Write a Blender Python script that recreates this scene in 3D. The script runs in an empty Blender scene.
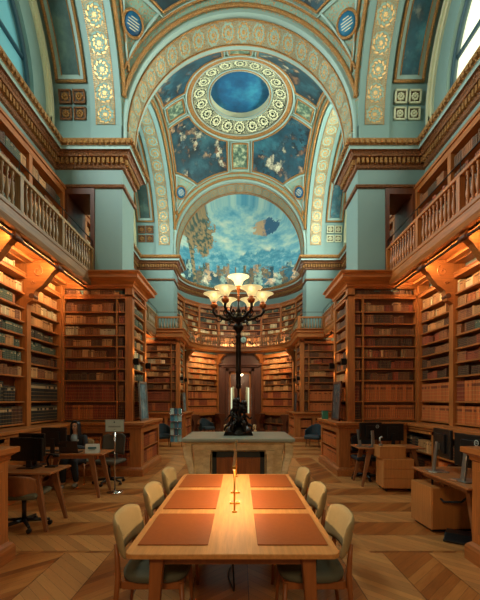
import bpy, bmesh, math, random
from mathutils import Vector, Matrix
from mathutils.geometry import delaunay_2d_cdt
random.seed(7)
PI = math.pi
sc = bpy.context.scene
COL = sc.collection
# ------------------------------------------------------------------ camera, world, exposure
cam_d = bpy.data.cameras.new('camera'); cam = bpy.data.objects.new('camera', cam_d); COL.objects.link(cam)
cam_d.lens = 22.8; cam_d.sensor_width = 36; cam_d.sensor_fit = 'AUTO'; cam_d.shift_y = 0.1667; cam_d.clip_start = 0.05
cam.location = (0, 0, 1.65); cam.rotation_euler = (PI / 2, 0, 0)
sc.camera = cam
w = bpy.data.worlds.new('world'); sc.world = w; w.use_nodes = True
w.node_tree.nodes['Background'].inputs[0].default_value = (0.95, 0.88, 0.72, 1)
w.node_tree.nodes['Background'].inputs[1].default_value = 0.09
vs = sc.view_settings; vs.view_transform = 'Standard'; vs.look = 'None'; vs.gamma = 1; vs.use_curve_mapping = False
vs.exposure = 0.07

def lamp(name, kind, loc, power, color, rot=(0, 0, 0), size=None, size_y=None, radius=0.03, spread=None, spot=None):
    d = bpy.data.lights.new(name, kind); d.energy = power; d.color = color
    if kind == 'AREA':
        d.shape = 'RECTANGLE'; d.size = size; d.size_y = size_y or size
        if spread: d.spread = spread
    else:
        d.shadow_soft_size = radius
    if kind == 'SPOT' and spot: d.spot_size = spot; d.spot_blend = 0.8
    o = bpy.data.objects.new(name, d); COL.objects.link(o); o.location = loc; o.rotation_euler = rot
    return o
WARM = (1.0, 0.66, 0.34)
# daylight through the lunette windows: left windows light the right side and the other way round
for yc, pl, pr in ((5.82, 380, 120), (12.55, 330, 520)):
    lamp('daylight', 'AREA', (-4.15, yc - .75, 8.5), pl, (0.86, 1.0, 0.95), (0, math.radians(-80), 0), 1.6, 3.0)
    lamp('daylight', 'AREA', (4.15, yc - .75, 8.5), pr, (0.88, 1.0, 0.88), (0, math.radians(80), 0), 1.6, 3.0)

# added fill light behind the camera, in place of an unseen candelabrum
lamp('nave_fill_light', 'POINT', (0.0, -2.2, 3.7), 260, (1.0, 0.72, 0.42), radius=.35)
# ------------------------------------------------------------------ helpers
def hexc(h):
    h = h.lstrip('#'); c = [int(h[i:i + 2], 16) / 255 for i in (0, 2, 4)]
    return tuple(x / 12.92 if x <= 0.04045 else ((x + 0.055) / 1.055) ** 2.4 for x in c) + (1,)

class MB:
    def __init__(s): s.v = []; s.f = []; s.m = []; s.uv = []; s.t = []; s.has_uv = False
    def face(s, pts, mat=0, uv=None, tint=0.5):
        b = len(s.v); s.v += [tuple(p) for p in pts]; s.f.append(tuple(range(b, b + len(pts)))); s.m.append(mat); s.t.append(tint)
        s.uv.append(uv)
        if uv: s.has_uv = True
    def raw(s, verts, faces, mat=0, uvs=None):
        b = len(s.v); s.v += [tuple(p) for p in verts]
        for i, f in enumerate(faces):
            s.f.append(tuple(b + k for k in f)); s.m.append(mat); s.t.append(0.5)
            s.uv.append(uvs[i] if uvs else None)
        if uvs: s.has_uv = True
    def box(s, x0, x1, y0, y1, z0, z1, mat=0):
        if x0 > x1: x0, x1 = x1, x0
        if y0 > y1: y0, y1 = y1, y0
        V = [(x0, y0, z0), (x1, y0, z0), (x1, y1, z0), (x0, y1, z0), (x0, y0, z1), (x1, y0, z1), (x1, y1, z1), (x0, y1, z1)]
        s.raw(V, [(0, 3, 2, 1), (4, 5, 6, 7), (0, 1, 5, 4), (1, 2, 6, 5), (2, 3, 7, 6), (3, 0, 4, 7)], mat)
    def obox(s, o, u, n, a0, a1, d0, d1, z0, z1, mat=0):
        V = []
        for z in (z0, z1):
            for a, d in ((a0, d0), (a1, d0), (a1, d1), (a0, d1)):
                V.append((o[0] + u[0] * a + n[0] * d, o[1] + u[1] * a + n[1] * d, z))
        s.raw(V, [(0, 3, 2, 1), (4, 5, 6, 7), (0, 1, 5, 4), (1, 2, 6, 5), (2, 3, 7, 6), (3, 0, 4, 7)], mat)
    def taper(s, p0, p1, a0, b0, a1, b1, mat=0):
        """square bar from p0 to p1, half sizes a (x) and b (y) at each end"""
        V = []
        for p, a, b in ((p0, a0, b0), (p1, a1, b1)):
            for i, j in ((-1, -1), (1, -1), (1, 1), (-1, 1)): V.append((p[0] + i * a, p[1] + j * b, p[2]))
        s.raw(V, [(0, 3, 2, 1), (4, 5, 6, 7), (0, 1, 5, 4), (1, 2, 6, 5), (2, 3, 7, 6), (3, 0, 4, 7)], mat)
    def loft(s, rects, mat=0, cap=True):
        """rects: list of (x0,x1,y0,y1,z)"""
        V = []; F = []
        for (x0, x1, y0, y1, z) in rects:
            if x0 > x1: x0, x1 = x1, x0
            V += [(x0, y0, z), (x1, y0, z), (x1, y1, z), (x0, y1, z)]
        for i in range(len(rects) - 1):
            for k in range(4):
                a = i * 4 + k; b = i * 4 + (k + 1) % 4; F.append((a, b, b + 4, a + 4))
        if cap: F.append((3, 2, 1, 0)); e = (len(rects) - 1) * 4; F.append((e, e + 1, e + 2, e + 3))
        s.raw(V, F, mat)
    def tube(s, pts, r, n=8, mat=0, closed=False):
        pts = [Vector(p) for p in pts]; N = len(pts); rs = r if isinstance(r, (list, tuple)) else [r] * N
        V = []; prev = None
        for i, p in enumerate(pts):
            if closed: t = pts[(i + 1) % N] - pts[i - 1]
            else: t = pts[min(i + 1, N - 1)] - pts[max(i - 1, 0)]
            if t.length < 1e-9: t = Vector((0, 0, 1))
            t.normalize()
            if prev is None:
                a = Vector((0, 0, 1)) if abs(t.z) < 0.9 else Vector((1, 0, 0)); x = t.cross(a).normalized()
            else:
                x = prev - t * prev.dot(t)
                if x.length < 1e-6: x = t.orthogonal()
                x.normalize()
            prev = x; y = t.cross(x)
            for k in range(n):
                an = 2 * PI * k / n; V.append(p + (x * math.cos(an) + y * math.sin(an)) * rs[i])
        F = []
        for i in range(N if closed else N - 1):
            for k in range(n):
                a = i * n + k; b = i * n + (k + 1) % n; c = ((i + 1) % N) * n + (k + 1) % n; d = ((i + 1) % N) * n + k
                F.append((a, b, c, d))
        if not closed: F.append(tuple(reversed(range(n)))); F.append(tuple(range((N - 1) * n, N * n)))
        s.raw(V, F, mat)
    def lathe(s, prof, c=(0, 0, 0), n=16, mat=0, M=None, sq=1.0):
        V = []; F = []
        for r, z in prof:
            for k in range(n):
                an = 2 * PI * k / n; p = Vector((r * math.cos(an), r * math.sin(an) * sq, z))
                if M: p = M @ p
                V.append((c[0] + p.x, c[1] + p.y, c[2] + p.z))
        for i in range(len(prof) - 1):
            for k in range(n):
                a = i * n + k; b = i * n + (k + 1) % n; F.append((a, b, b + n, a + n))
        F.append(tuple(reversed(range(n)))); F.append(tuple(range((len(prof) - 1) * n, len(prof) * n)))
        s.raw(V, F, mat)
    def ball(s, c, r, n=10, mat=0, sx=1, sy=1, sz=1):
        prof = [(max(1e-4, math.sin(PI * i / n)) * 1.0, -math.cos(PI * i / n)) for i in range(n + 1)]
        V = []; F = []; m = n + 4
        for rr, z in prof:
            for k in range(m):
                an = 2 * PI * k / m; V.append((c[0] + r * sx * rr * math.cos(an), c[1] + r * sy * rr * math.sin(an), c[2] + r * sz * z))
        for i in range(n):
            for k in range(m):
                a = i * m + k; b = i * m + (k + 1) % m; F.append((a, b, b + m, a + m))
        s.raw(V, F, mat)
    def extrude(s, poly, M, d0, d1, mat=0):
        """poly in local 2D (a,b); M maps (a,b,d) to world"""
        n = len(poly); V = [M(a, b, d0) for a, b in poly] + [M(a, b, d1) for a, b in poly]
        F = [tuple(range(n))[::-1], tuple(range(n, 2 * n))] + [(i, (i + 1) % n, (i + 1) % n + n, i + n) for i in range(n)]
        s.raw(V, F, mat)
    def build(s, name, mats, parent=None, smooth=False, fix=True, bevel=0, loc=None):
        me = bpy.data.meshes.new(name); me.from_pydata(s.v, [], s.f)
        if not isinstance(mats, (list, tuple)): mats = [mats]
        for m in mats: me.materials.append(m)
        me.polygons.foreach_set('material_index', s.m)
        if s.has_uv:
            ul = me.uv_layers.new(name='UVMap'); k = 0; data = []
            for f, uv in zip(s.f, s.uv):
                for i in range(len(f)): data += list(uv[i]) if uv else [0.0, 0.0]
            ul.data.foreach_set('uv', data)
        if fix:
            b = bmesh.new(); b.from_mesh(me); bmesh.ops.recalc_face_normals(b, faces=b.faces); b.to_mesh(me); b.free()
        if smooth:
            me.polygons.foreach_set('use_smooth', [True] * len(me.polygons))
            if smooth == 'auto':
                for p in me.polygons: p.use_smooth = len(p.vertices) <= 4
        me.update()
        o = bpy.data.objects.new(name, me); COL.objects.link(o)
        if parent:
            o.parent = parent
            if loc is None: o.matrix_parent_inverse = Matrix.Translation(parent.location).inverted() if not any(parent.rotation_euler) else (Matrix.Translation(parent.location) @ parent.rotation_euler.to_matrix().to_4x4()).inverted()
        if loc: o.location = loc
        if bevel:
            bm = o.modifiers.new('bevel', 'BEVEL'); bm.width = bevel; bm.segments = 2; bm.limit_method = 'ANGLE'
        return o

def tag(o, label=None, cat=None, group=None, kind=None):
    if label: o['label'] = label
    if cat: o['category'] = cat
    if group: o['group'] = group
    if kind: o['kind'] = kind
    return o
def thing(name, label, cat, loc=(0, 0, 0), rz=0, group=None):
    o = bpy.data.objects.new(name, None); COL.objects.link(o); o.location = loc; o.rotation_euler = (0, 0, rz); o.empty_display_size = 0.1
    return tag(o, label, cat, group)
def struct(o): o['kind'] = 'structure'; return o
def dup(root, loc=None, rz=None, label=None, group=None):
    r = root.copy(); COL.objects.link(r)
    if loc is not None: r.location = loc
    if rz is not None: r.rotation_euler = (0, 0, rz)
    if label: r['label'] = label
    if group: r['group'] = group
    for ch in list(root.children):
        c = ch.copy(); COL.objects.link(c); c.parent = r
        for g in list(ch.children):
            d = g.copy(); COL.objects.link(d); d.parent = c
    return r
def L(name, mb, m, parent, **k):
    """part whose coordinates are local to its thing"""
    k.setdefault('loc', (0, 0, 0))
    return mb.build(name, m, parent, **k)
ORD = ['zeroth', 'first', 'second', 'third', 'fourth', 'fifth', 'sixth', 'seventh', 'eighth', 'ninth', 'tenth', 'eleventh', 'twelfth', 'thirteenth', 'fourteenth', 'fifteenth', 'sixteenth', 'seventeenth', 'eighteenth', 'nineteenth', 'twentieth', '21st', '22nd', '23rd', '24th', '25th', '26th', '27th', '28th', '29th', '30th', '31st', '32nd', '33rd', '34th', '35th', '36th', '37th', '38th', '39th', '40th', '41st', '42nd', '43rd', '44th', '45th', '46th', '47th', '48th', '49th', '50th', '51st', '52nd', '53rd', '54th', '55th', '56th', '57th', '58th', '59th', '60th']

# ------------------------------------------------------------------ materials
class NT:
    def __init__(s, name):
        s.mat = bpy.data.materials.new(name); s.mat.use_nodes = True; s.t = s.mat.node_tree; s.b = s.t.nodes['Principled BSDF']
    def n(s, typ, **k):
        o = s.t.nodes.new(typ)
        for a, b in k.items(): setattr(o, a, b)
        return o
    def put(s, sock, val):
        if hasattr(val, 'is_linked') or hasattr(val, 'links'): s.t.links.new(val, sock)
        else: sock.default_value = val
    def m(s, op, a, b=None, c=None):
        o = s.n('ShaderNodeMath', operation=op); s.put(o.inputs[0], a)
        if b is not None: s.put(o.inputs[1], b)
        if c is not None: s.put(o.inputs[2], c)
        return o.outputs[0]
    def mix(s, f, a, b):
        o = s.n('ShaderNodeMix', data_type='RGBA'); s.put(o.inputs[0], f); s.put(o.inputs[6], a); s.put(o.inputs[7], b); return o.outputs[2]
    def sep(s, v):
        o = s.n('ShaderNodeSeparateXYZ'); s.put(o.inputs[0], v); return o.outputs
    def comb(s, x, y, z):
        o = s.n('ShaderNodeCombineXYZ'); s.put(o.inputs[0], x); s.put(o.inputs[1], y); s.put(o.inputs[2], z); return o.outputs[0]
    def tc(s, k='Object'): return s.n('ShaderNodeTexCoord').outputs[k]
    def geo(s): return s.n('ShaderNodeNewGeometry').outputs['Position']
    def noise(s, v, sc_, det=3, rough=0.5, out=0):
        o = s.n('ShaderNodeTexNoise'); s.put(o.inputs['Vector'], v); o.inputs['Scale'].default_value = sc_; o.inputs['Detail'].default_value = det; o.inputs['Roughness'].default_value = rough; return o.outputs[out]
    def vor(s, v, sc_, out='Distance', rnd=1.0):
        o = s.n('ShaderNodeTexVoronoi'); s.put(o.inputs['Vector'], v); o.inputs['Scale'].default_value = sc_; o.inputs['Randomness'].default_value = rnd; return o.outputs[out]
    def mapv(s, v, sx=1, sy=1, sz=1, loc=(0, 0, 0)):
        o = s.n('ShaderNodeMapping'); s.put(o.inputs['Vector'], v); o.inputs['Scale'].default_value = (sx, sy, sz); o.inputs['Location'].default_value = loc; return o.outputs[0]
    def ramp(s, f, stops, interp='LINEAR'):
        o = s.n('ShaderNodeValToRGB'); s.put(o.inputs[0], f); cr = o.color_ramp; cr.interpolation = interp
        while len(cr.elements) < len(stops): cr.elements.new(0.5)
        for e, (p, c) in zip(cr.elements, stops): e.position = p; e.color = c
        return o.outputs[0]
    def ss(s, x, lo, hi):
        o = s.n('ShaderNodeMapRange', interpolation_type='SMOOTHSTEP'); s.put(o.inputs[0], x); o.inputs[1].default_value = lo; o.inputs[2].default_value = hi; return o.outputs[0]
    def white(s, v):
        o = s.n('ShaderNodeTexWhiteNoise'); s.put(o.inputs['Vector'], v); return o.outputs[0]
    def bump(s, h, strength=0.3, dist=0.01):
        o = s.n('ShaderNodeBump'); o.inputs['Strength'].default_value = strength; o.inputs['Distance'].default_value = dist; s.put(o.inputs['Height'], h); s.put(s.b.inputs['Normal'], o.outputs[0])
    def col(s, c): s.put(s.b.inputs['Base Color'], c)
    def set(s, rough=0.5, metal=0.0, spec=None, coat=None):
        s.put(s.b.inputs['Roughness'], rough); s.put(s.b.inputs['Metallic'], metal)
        if spec is not None: s.b.inputs['Specular IOR Level'].default_value = spec
        if coat: s.b.inputs['Coat Weight'].default_value = coat; s.b.inputs['Coat Roughness'].default_value = 0.15
        return s.mat
def mul(c, k): return (c[0] * k, c[1] * k, c[2] * k, 1)
def plain(name, c, rough=0.5, metal=0.0, var=0.12, scale=8, **k):
    t = NT(name); c = hexc(c) if isinstance(c, str) else c
    t.col(t.mix(t.noise(t.tc(), scale), mul(c, 1 - var), mul(c, 1 + var))); return t.set(rough, metal, **k)
def wood(name, c, axis='z', rough=0.42, var=0.3, world=True, scale=1.0, **k):
    t = NT(name); c = hexc(c); p = t.geo() if world else t.tc()
    st = {'x': (1, 14, 14), 'y': (14, 1, 14), 'z': (14, 14, 1)}[axis]
    q = t.mapv(p, *[a * scale for a in st]); f = t.noise(q, 2.2, 5, 0.6); g = t.noise(t.mapv(p, 1.3, 1.3, 0.8), 1.0, 2)
    a = t.mix(t.ss(f, 0.3, 0.72), mul(c, 1 - var), mul(c, 1 + var)); t.col(t.mix(t.m('MULTIPLY', g, 0.45), a, mul(c, 0.72)))
    t.bump(f, 0.12, 0.004); return t.set(rough, 0, **k)
def emis(name, c, st, base=None):
    t = NT(name); c = hexc(c) if isinstance(c, str) else c
    t.col(base or c); t.b.inputs['Emission Color'].default_value = c; t.b.inputs['Emission Strength'].default_value = st
    return t.set(0.4)
M = {}
M['wood_z'] = wood('case_wood_upright', '#a9632c', 'z'); M['wood_x'] = wood('case_wood_across', '#a9632c', 'x'); M['wood_y'] = wood('case_wood_along', '#a9632c', 'y')
M['back'] = wood('case_back_wood', '#6b3a1b', 'z', 0.6); M['dark_wood'] = wood('dark_frame_wood', '#5e3018', 'z', 0.45)
M['grey_wood'] = wood('gallery_front_wood', '#8a6848', 'y', 0.45); M['bal'] = wood('baluster_wood', '#86683f', 'z', 0.4)
M['oak'] = wood('table_oak', '#cf8c49', 'y', 0.6, 0.16, scale=1.2, spec=0.3); M['oak_leg'] = wood('table_leg_oak', '#a05c2a', 'z', 0.4, 0.2)
M['desk'] = wood('desk_oak', '#a5683a', 'x', 0.4, 0.2); M['desk_leg'] = wood('desk_leg_oak', '#8a552f', 'z', 0.45, 0.2)
M['pale'] = wood('pedestal_wood', '#b8763a', 'z', 0.5, 0.12)
M['teal'] = plain('teal_paint', '#748f89', 0.55, 0, 0.06, 1.5)
M['teal_l'] = plain('pale_teal_paint', '#92aba2', 0.5, 0, 0.06, 1.5)
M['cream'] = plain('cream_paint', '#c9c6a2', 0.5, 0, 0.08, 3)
M['black'] = plain('black_plastic', '#121213', 0.35, 0, 0.1); M['metal_b'] = plain('black_metal', '#15120f', 0.35, 0.6, 0.1)
M['silver'] = plain('brushed_silver', '#9a9a94', 0.35, 0.8, 0.1); M['chrome'] = plain('chrome', '#c8c8c8', 0.12, 1.0, 0.02)
M['bronze'] = plain('dark_bronze', '#231c16', 0.32, 0.7, 0.3, 20); M['brass'] = plain('brass', '#c08a3a', 0.3, 0.9, 0.1)
M['leather'] = plain('tan_leather', '#9a4e16', 0.6, 0, 0.14, 30, spec=0.2); M['beige'] = plain('beige_upholstery', '#a88f60', 0.85, 0, 0.08, 40)
M['grey_fab'] = plain('grey_green_seat_fabric', '#5b5742', 0.85, 0, 0.1, 60); M['navy'] = plain('navy_fabric', '#24363e', 0.7, 0, 0.15, 30)
M['olive'] = plain('olive_mesh_fabric', '#4a4234', 0.8, 0, 0.15, 40)
M['white'] = plain('white_card', '#c9cfc8', 0.5, 0, 0.03); M['ink'] = plain('dark_ink', '#2c3432', 0.6)
M['skin'] = plain('skin', '#b98765', 0.5, 0, 0.05, 20); M['hair'] = plain('dark_hair', '#120d0b', 0.45, 0, 0.3, 60)
M['cloth_black'] = plain('black_cloth', '#17181b', 0.8, 0, 0.2, 30); M['cloth_blue'] = plain('pale_shirt', '#8fa3a8', 0.8)
M['screen'] = plain('dark_screen', '#0c0f0f', 0.12)
# marble
t = NT('marble'); n1 = t.noise(t.mapv(t.geo(), 1.5, 1.5, 3), 2.4, 6, 0.7)
t.col(t.mix(t.ss(n1, 0.35, 0.7), hexc('#d0b888'), hexc('#f6e2b4'))); t.bump(n1, 0.1); M['marble'] = t.set(0.35)
t = NT('marble_top'); t.col(t.mix(t.noise(t.geo(), 3, 5), hexc('#7d8276'), hexc('#a5a890'))); M['marble_top'] = t.set(0.28)
# gilding with fine relief
def gild(name, c, sc_=60, metal=0.3, dark=0.45):
    t = NT(name); c = hexc(c); v = t.vor(t.geo(), sc_)
    t.col(t.mix(t.ss(v, 0.1, 0.6), mul(c, 1.15), mul(c, dark))); t.bump(v, 0.8, 0.02); return t.set(0.38, metal)
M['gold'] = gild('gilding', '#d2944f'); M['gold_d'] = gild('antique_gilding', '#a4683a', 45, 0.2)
# painted scroll band: UV.x counts cells, UV.y is 0..1 across
def scroll(name, bg, fg, metal=0.6, deco='#7a4a22', turns=26.0):
    t = NT(name); uv = t.sep(t.tc('UV')); u, v = uv[0], uv[1]
    fu = t.m('SUBTRACT', t.m('FRACT', u), 0.5); fv = t.m('SUBTRACT', v, 0.5)
    sg = t.m('SUBTRACT', t.m('MULTIPLY', t.m('MODULO', t.m('FLOOR', u), 2.0), 2.0), 1.0)
    r = t.m('SQRT', t.m('ADD', t.m('MULTIPLY', fu, fu), t.m('MULTIPLY', fv, fv))); th = t.m('MULTIPLY', t.m('ARCTAN2', fv, fu), sg)
    wv = t.m('SINE', t.m('ADD', th, t.m('MULTIPLY', r, turns)))
    nz = t.noise(t.comb(t.m('MULTIPLY', u, 1.0), v, 0.0), 9.0, 3, 0.6); n3 = t.noise(t.comb(u, v, 4.0), 22.0, 2, 0.5)
    lf = t.m('MULTIPLY', t.m('SINE', t.m('ADD', t.m('MULTIPLY', th, 9.0), t.m('MULTIPLY', r, -30.0))), 0.8); sp = t.ss(t.m('ADD', t.m('ADD', wv, lf), t.m('MULTIPLY', n3, 2.6)), 1.1, 1.7)
    inside = t.m('LESS_THAN', r, 0.44); leaf = t.ss(n3, 0.45, 0.53)
    mask = t.m('ADD', t.m('MULTIPLY', sp, inside), t.m('MULTIPLY', leaf, t.m('SUBTRACT', 1.0, inside)))
    mask = t.m('MAXIMUM', mask, t.m('LESS_THAN', t.m('ADD', r, t.m('MULTIPLY', t.m('SINE', t.m('MULTIPLY', th, 6.0)), 0.03)), 0.10)); mask = t.m('MULTIPLY', mask, t.m('SUBTRACT', 1.0, t.m('LESS_THAN', t.m('ABSOLUTE', t.m('SUBTRACT', r, 0.14)), 0.02)))
    edge = t.m('GREATER_THAN', t.m('ABSOLUTE', fv), 0.455); bead = t.ss(t.m('SINE', t.m('MULTIPLY', u, 75.0)), -0.5, 0.3)
    mask = t.m('ADD', t.m('MULTIPLY', mask, t.m('SUBTRACT', 1.0, edge)), t.m('MULTIPLY', bead, edge))
    f = hexc(fg); g = t.mix(t.ss(n3, .35, .65), mul(f, 1.25), mul(f, 0.55))
    t.col(t.mix(mask, t.mix(edge, hexc(bg), hexc(deco)), g)); t.bump(mask, 0.9, 0.03)
    return t.set(t.m('SUBTRACT', 0.6, t.m('MULTIPLY', mask, 0.25)), t.m('MULTIPLY', mask, metal))
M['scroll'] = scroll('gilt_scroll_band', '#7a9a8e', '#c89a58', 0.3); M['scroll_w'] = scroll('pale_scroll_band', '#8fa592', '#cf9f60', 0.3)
M['scroll_g'] = scroll('dark_scroll_on_cream', '#dcdab0', '#27382c', 0.0, '#8d6a3a')
t = NT('vault_ornament'); vv = t.vor(t.geo(), 22); t.col(t.mix(t.ss(vv, .25, .4), hexc('#b5804e'), hexc('#7f9a86'))); t.bump(vv, .6, .02); M['vault'] = t.set(.5, .1)
# paintings
def mural(name, deep, mid, pale, fig=0.5, sc_=1.0, seed=0.0):
    t = NT(name); p = t.mapv(t.geo(), 1, 1, 1, (seed, seed * 2, seed)); nA = t.noise(p, 1.1 * sc_, 6, 0.65); nB = t.noise(p, 2.4 * sc_, 6, 0.7)
    base = t.ramp(nA, [(0.3, hexc(deep)), (0.5, hexc(mid)), (0.68, hexc(pale))])
    warp = t.n('ShaderNodeVectorMath', operation='ADD'); t.put(warp.inputs[0], t.mapv(p, 1.0, 1.0, 0.6)); t.put(warp.inputs[1], t.mapv(t.noise(p, 3.0 * sc_, 3, 0.6, 1), .35, .35, .35))
    cs = t.sep(t.vor(warp.outputs[0], 4.2 * sc_, 'Color'))
    figc = t.ramp(cs[0], [(0.0, hexc('#1a2a2e')), (0.3, hexc('#7d5a42')), (0.5, hexc('#c09a74')), (0.66, hexc('#3f6470')), (0.84, hexc('#d2c8a8'))], 'CONSTANT')
    mk = t.m('MULTIPLY', t.ss(nB, 0.46, 0.53), t.ss(t.noise(p, 0.9 * sc_, 1), 0.38, 0.50))
    t.col(t.mix(t.m('MULTIPLY', mk, fig), base, t.mix(t.ss(nB, .46, .68), hexc(deep), figc))); return t.set(0.6)
M['mural_dark'] = mural('vault_painting', '#0b2630', '#164554', '#336f7c', 1.0)
M['mural_d2'] = mural('vault_painting_brown', '#0d2027', '#18414c', '#36656e', 1.0, 1.15, 3.3)
M['mural_panel'] = mural('arch_panel_painting', '#14323a', '#1e5361', '#4b8790', 0.25, 1.6, 1.1)
M['mural_panel_shaded'] = mural('arch_panel_painting_shaded', '#22302a', '#2c4a46', '#50695c', 0.2, 1.6, 5.1)  # left panels: the shade of that side is mixed into the colours
M['oculus'] = mural('oculus_painting', '#073a5c', '#0d5880', '#2f86a0', 0.0, 0.9, 2.0)
# conch painting: X across, W up on the half dome
t = NT('apse_painting'); P = t.sep(t.geo()); X = t.m('DIVIDE', P[0], 3.1); Yd = t.m('MAXIMUM', t.m('DIVIDE', t.m('SUBTRACT', P[1], 17.2), 3.1), 0.0)
Z = t.m('SUBTRACT', t.m('DIVIDE', t.m('SUBTRACT', P[2], 7.43), 3.1), t.m('MULTIPLY', Yd, 0.17))
q = t.comb(X, Z, 0.0); cl = t.noise(t.mapv(q, 1.0, 1.9, 1.0, (3, 1, 0)), 3.4, 7, 0.66)
sky = t.ramp(cl, [(0.34, hexc('#3f97b4')), (0.47, hexc('#78bac6')), (0.56, hexc('#a9d3ca')), (0.72, hexc('#e6ecd2'))])
mt_ = t.ramp(t.noise(t.mapv(q, 1.0, 1.6, 1.0, (0, 5, 0)), 9, 6, 0.75), [(0.3, hexc('#2a7590')), (0.5, hexc('#4c9db2')), (0.7, hexc('#a8d2cf'))])
hz = t.m('ADD', 0.43, t.m('MULTIPLY', t.m('SUBTRACT', t.noise(t.comb(X, 7.0, 0.0), 3.4, 4, .6), 0.5), 0.55))
base = t.mix(t.ss(t.m('SUBTRACT', Z, hz), -0.02, 0.02), mt_, sky)
n2 = t.noise(q, 16, 4, .65); ground = t.mix(t.ss(n2, .35, .65), hexc('#1f5560'), hexc('#7aa294'))
base = t.mix(t.ss(t.m('ADD', Z, t.m('MULTIPLY', n2, .1)), 0.22, 0.12), base, ground)
wq = t.n('ShaderNodeVectorMath', operation='ADD'); t.put(wq.inputs[0], t.mapv(q, 1.0, 0.30, 0.3)); t.put(wq.inputs[1], t.mapv(t.noise(q, 14, 3, .6, 1), .20, .10, 0))
cc = t.sep(t.vor(wq.outputs[0], 13, 'Color'))
crowd = t.ramp(cc[0], [(0.0, hexc('#1c4853')), (0.25, hexc('#8a7452')), (0.42, hexc('#2f6f82')), (0.55, hexc('#c9a57c')), (0.72, hexc('#a9c2ae')), (0.84, hexc('#5e6b4e')), (0.93, hexc('#d9cba6'))], 'CONSTANT')
ch = t.m('ADD', 0.12, t.m('MULTIPLY', t.sep(t.vor(t.comb(X, 0.0, 0.0), 13, 'Color'))[1], 0.20))
cm = t.m('MULTIPLY', t.ss(t.m('SUBTRACT', ch, Z), -0.01, 0.03), t.m('MULTIPLY', t.ss(t.m('ADD', Z, t.m('MULTIPLY', n2, .08)), -0.06, 0.02), t.ss(n2, 0.36, 0.46)))
base = t.mix(cm, base, t.mix(t.ss(n2, .4, .62), t.mix(.6, crowd, hexc('#12343e')), crowd))
dx = t.m('ADD', X, 0.62); dz = t.m('SUBTRACT', Z, 0.66)
tr = t.m('SUBTRACT', t.m('MULTIPLY', t.noise(q, 11, 5, 0.7), 0.72), t.m('SQRT', t.m('ADD', t.m('MULTIPLY', dx, t.m('MULTIPLY', dx, 3.0)), t.m('MULTIPLY', dz, t.m('MULTIPLY', dz, 1.5)))))
trunk = t.m('MULTIPLY', t.m('LESS_THAN', t.m('ABSOLUTE', t.m('ADD', X, t.m('ADD', 0.74, t.m('MULTIPLY', Z, 0.06)))), 0.025), t.m('LESS_THAN', Z, 0.6))
base = t.mix(t.m('MAXIMUM', t.ss(tr, 0.0, 0.04), trunk), base, t.mix(t.ss(t.noise(q, 22, 3), .4, .6), hexc('#35564c'), hexc('#a88f62')))
# drifting blue and cream drapery in the sky
dx = t.m('SUBTRACT', X, 0.40); dz = t.m('SUBTRACT', Z, 0.76)
dr = t.m('SUBTRACT', t.m('MULTIPLY', t.noise(q, 13, 4, .7), 0.38), t.m('SQRT', t.m('ADD', t.m('MULTIPLY', dx, dx), t.m('MULTIPLY', t.m('MULTIPLY', dz, dz), 4.0))))
base = t.mix(t.ss(dr, 0.0, 0.02), base, t.mix(t.ss(t.m('ADD', dx, t.m('MULTIPLY', t.m('SUBTRACT', n2, .5), .3)), -0.05, 0.02), hexc('#c3a67c'), hexc('#1d6083')))
t.col(base); M['conch'] = t.set(0.6)
# parquet: chevrons along the nave in the middle and beside the piers, across in the side bays
t = NT('chevron_parquet'); P = t.sep(t.geo()); X, Y = P[0], P[1]; ax = t.m('ABSOLUTE', X)
yb = t.m('SUBTRACT', t.m('WRAP', t.m('SUBTRACT', Y, 5.82), 3.365, -3.365), 0.0)
inb = t.m('LESS_THAN', t.m('ABSOLUTE', yb), 1.72); side = t.m('GREATER_THAN', ax, 1.41); rows = t.m('MULTIPLY', inb, side)
def pick(a, b): return t.m('ADD', t.m('MULTIPLY', a, t.m('SUBTRACT', 1.0, rows)), t.m('MULTIPLY', b, rows))
A = pick(t.m('ADD', X, 10.22), t.m('ADD', yb, 10.0)); B = pick(Y, X)
cw = 0.49; ci = t.m('FLOOR', t.m('DIVIDE', A, cw)); cf = t.m('SUBTRACT', A, t.m('MULTIPLY', ci, cw)); par = t.m('SUBTRACT', t.m('MULTIPLY', t.m('MODULO', ci, 2.0), 2.0), 1.0)
pl = t.m('DIVIDE', t.m('ADD', B, t.m('MULTIPLY', t.m('MULTIPLY', cf, par), 1.0)), 0.125); pi_ = t.m('FLOOR', pl); pf = t.m('SUBTRACT', pl, pi_)
rnd = t.white(t.comb(pi_, ci, rows)); gr = t.noise(t.comb(t.m('MULTIPLY', pl, 1.6), t.m('MULTIPLY', cf, 2.0), rnd), 4.0, 4, 0.6)
gap = t.m('MAXIMUM', t.m('MAXIMUM', t.m('LESS_THAN', pf, 0.025), t.m('LESS_THAN', cf, 0.006)), 0.0)
c = t.ramp(t.m('ADD', t.m('MULTIPLY', rnd, 0.5), t.m('MULTIPLY', gr, 0.5)), [(0.15, hexc('#74401c')), (0.5, hexc('#a9652e')), (0.85, hexc('#cc8a48'))])
c = t.mix(t.ss(par, -0.5, 0.5), t.mix(0.22, c, hexc('#7a4420')), t.mix(0.42, c, hexc('#cf9c60')))  # alternate columns lighter: sheen by grain direction put into the colour
t.col(t.mix(gap, c, hexc('#3a1f10'))); t.bump(t.m('SUBTRACT', 1.0, gap), 0.3, 0.002); M['floor'] = t.set(t.m('ADD', 0.27, t.m('MULTIPLY', gr, 0.12)), 0)
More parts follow.
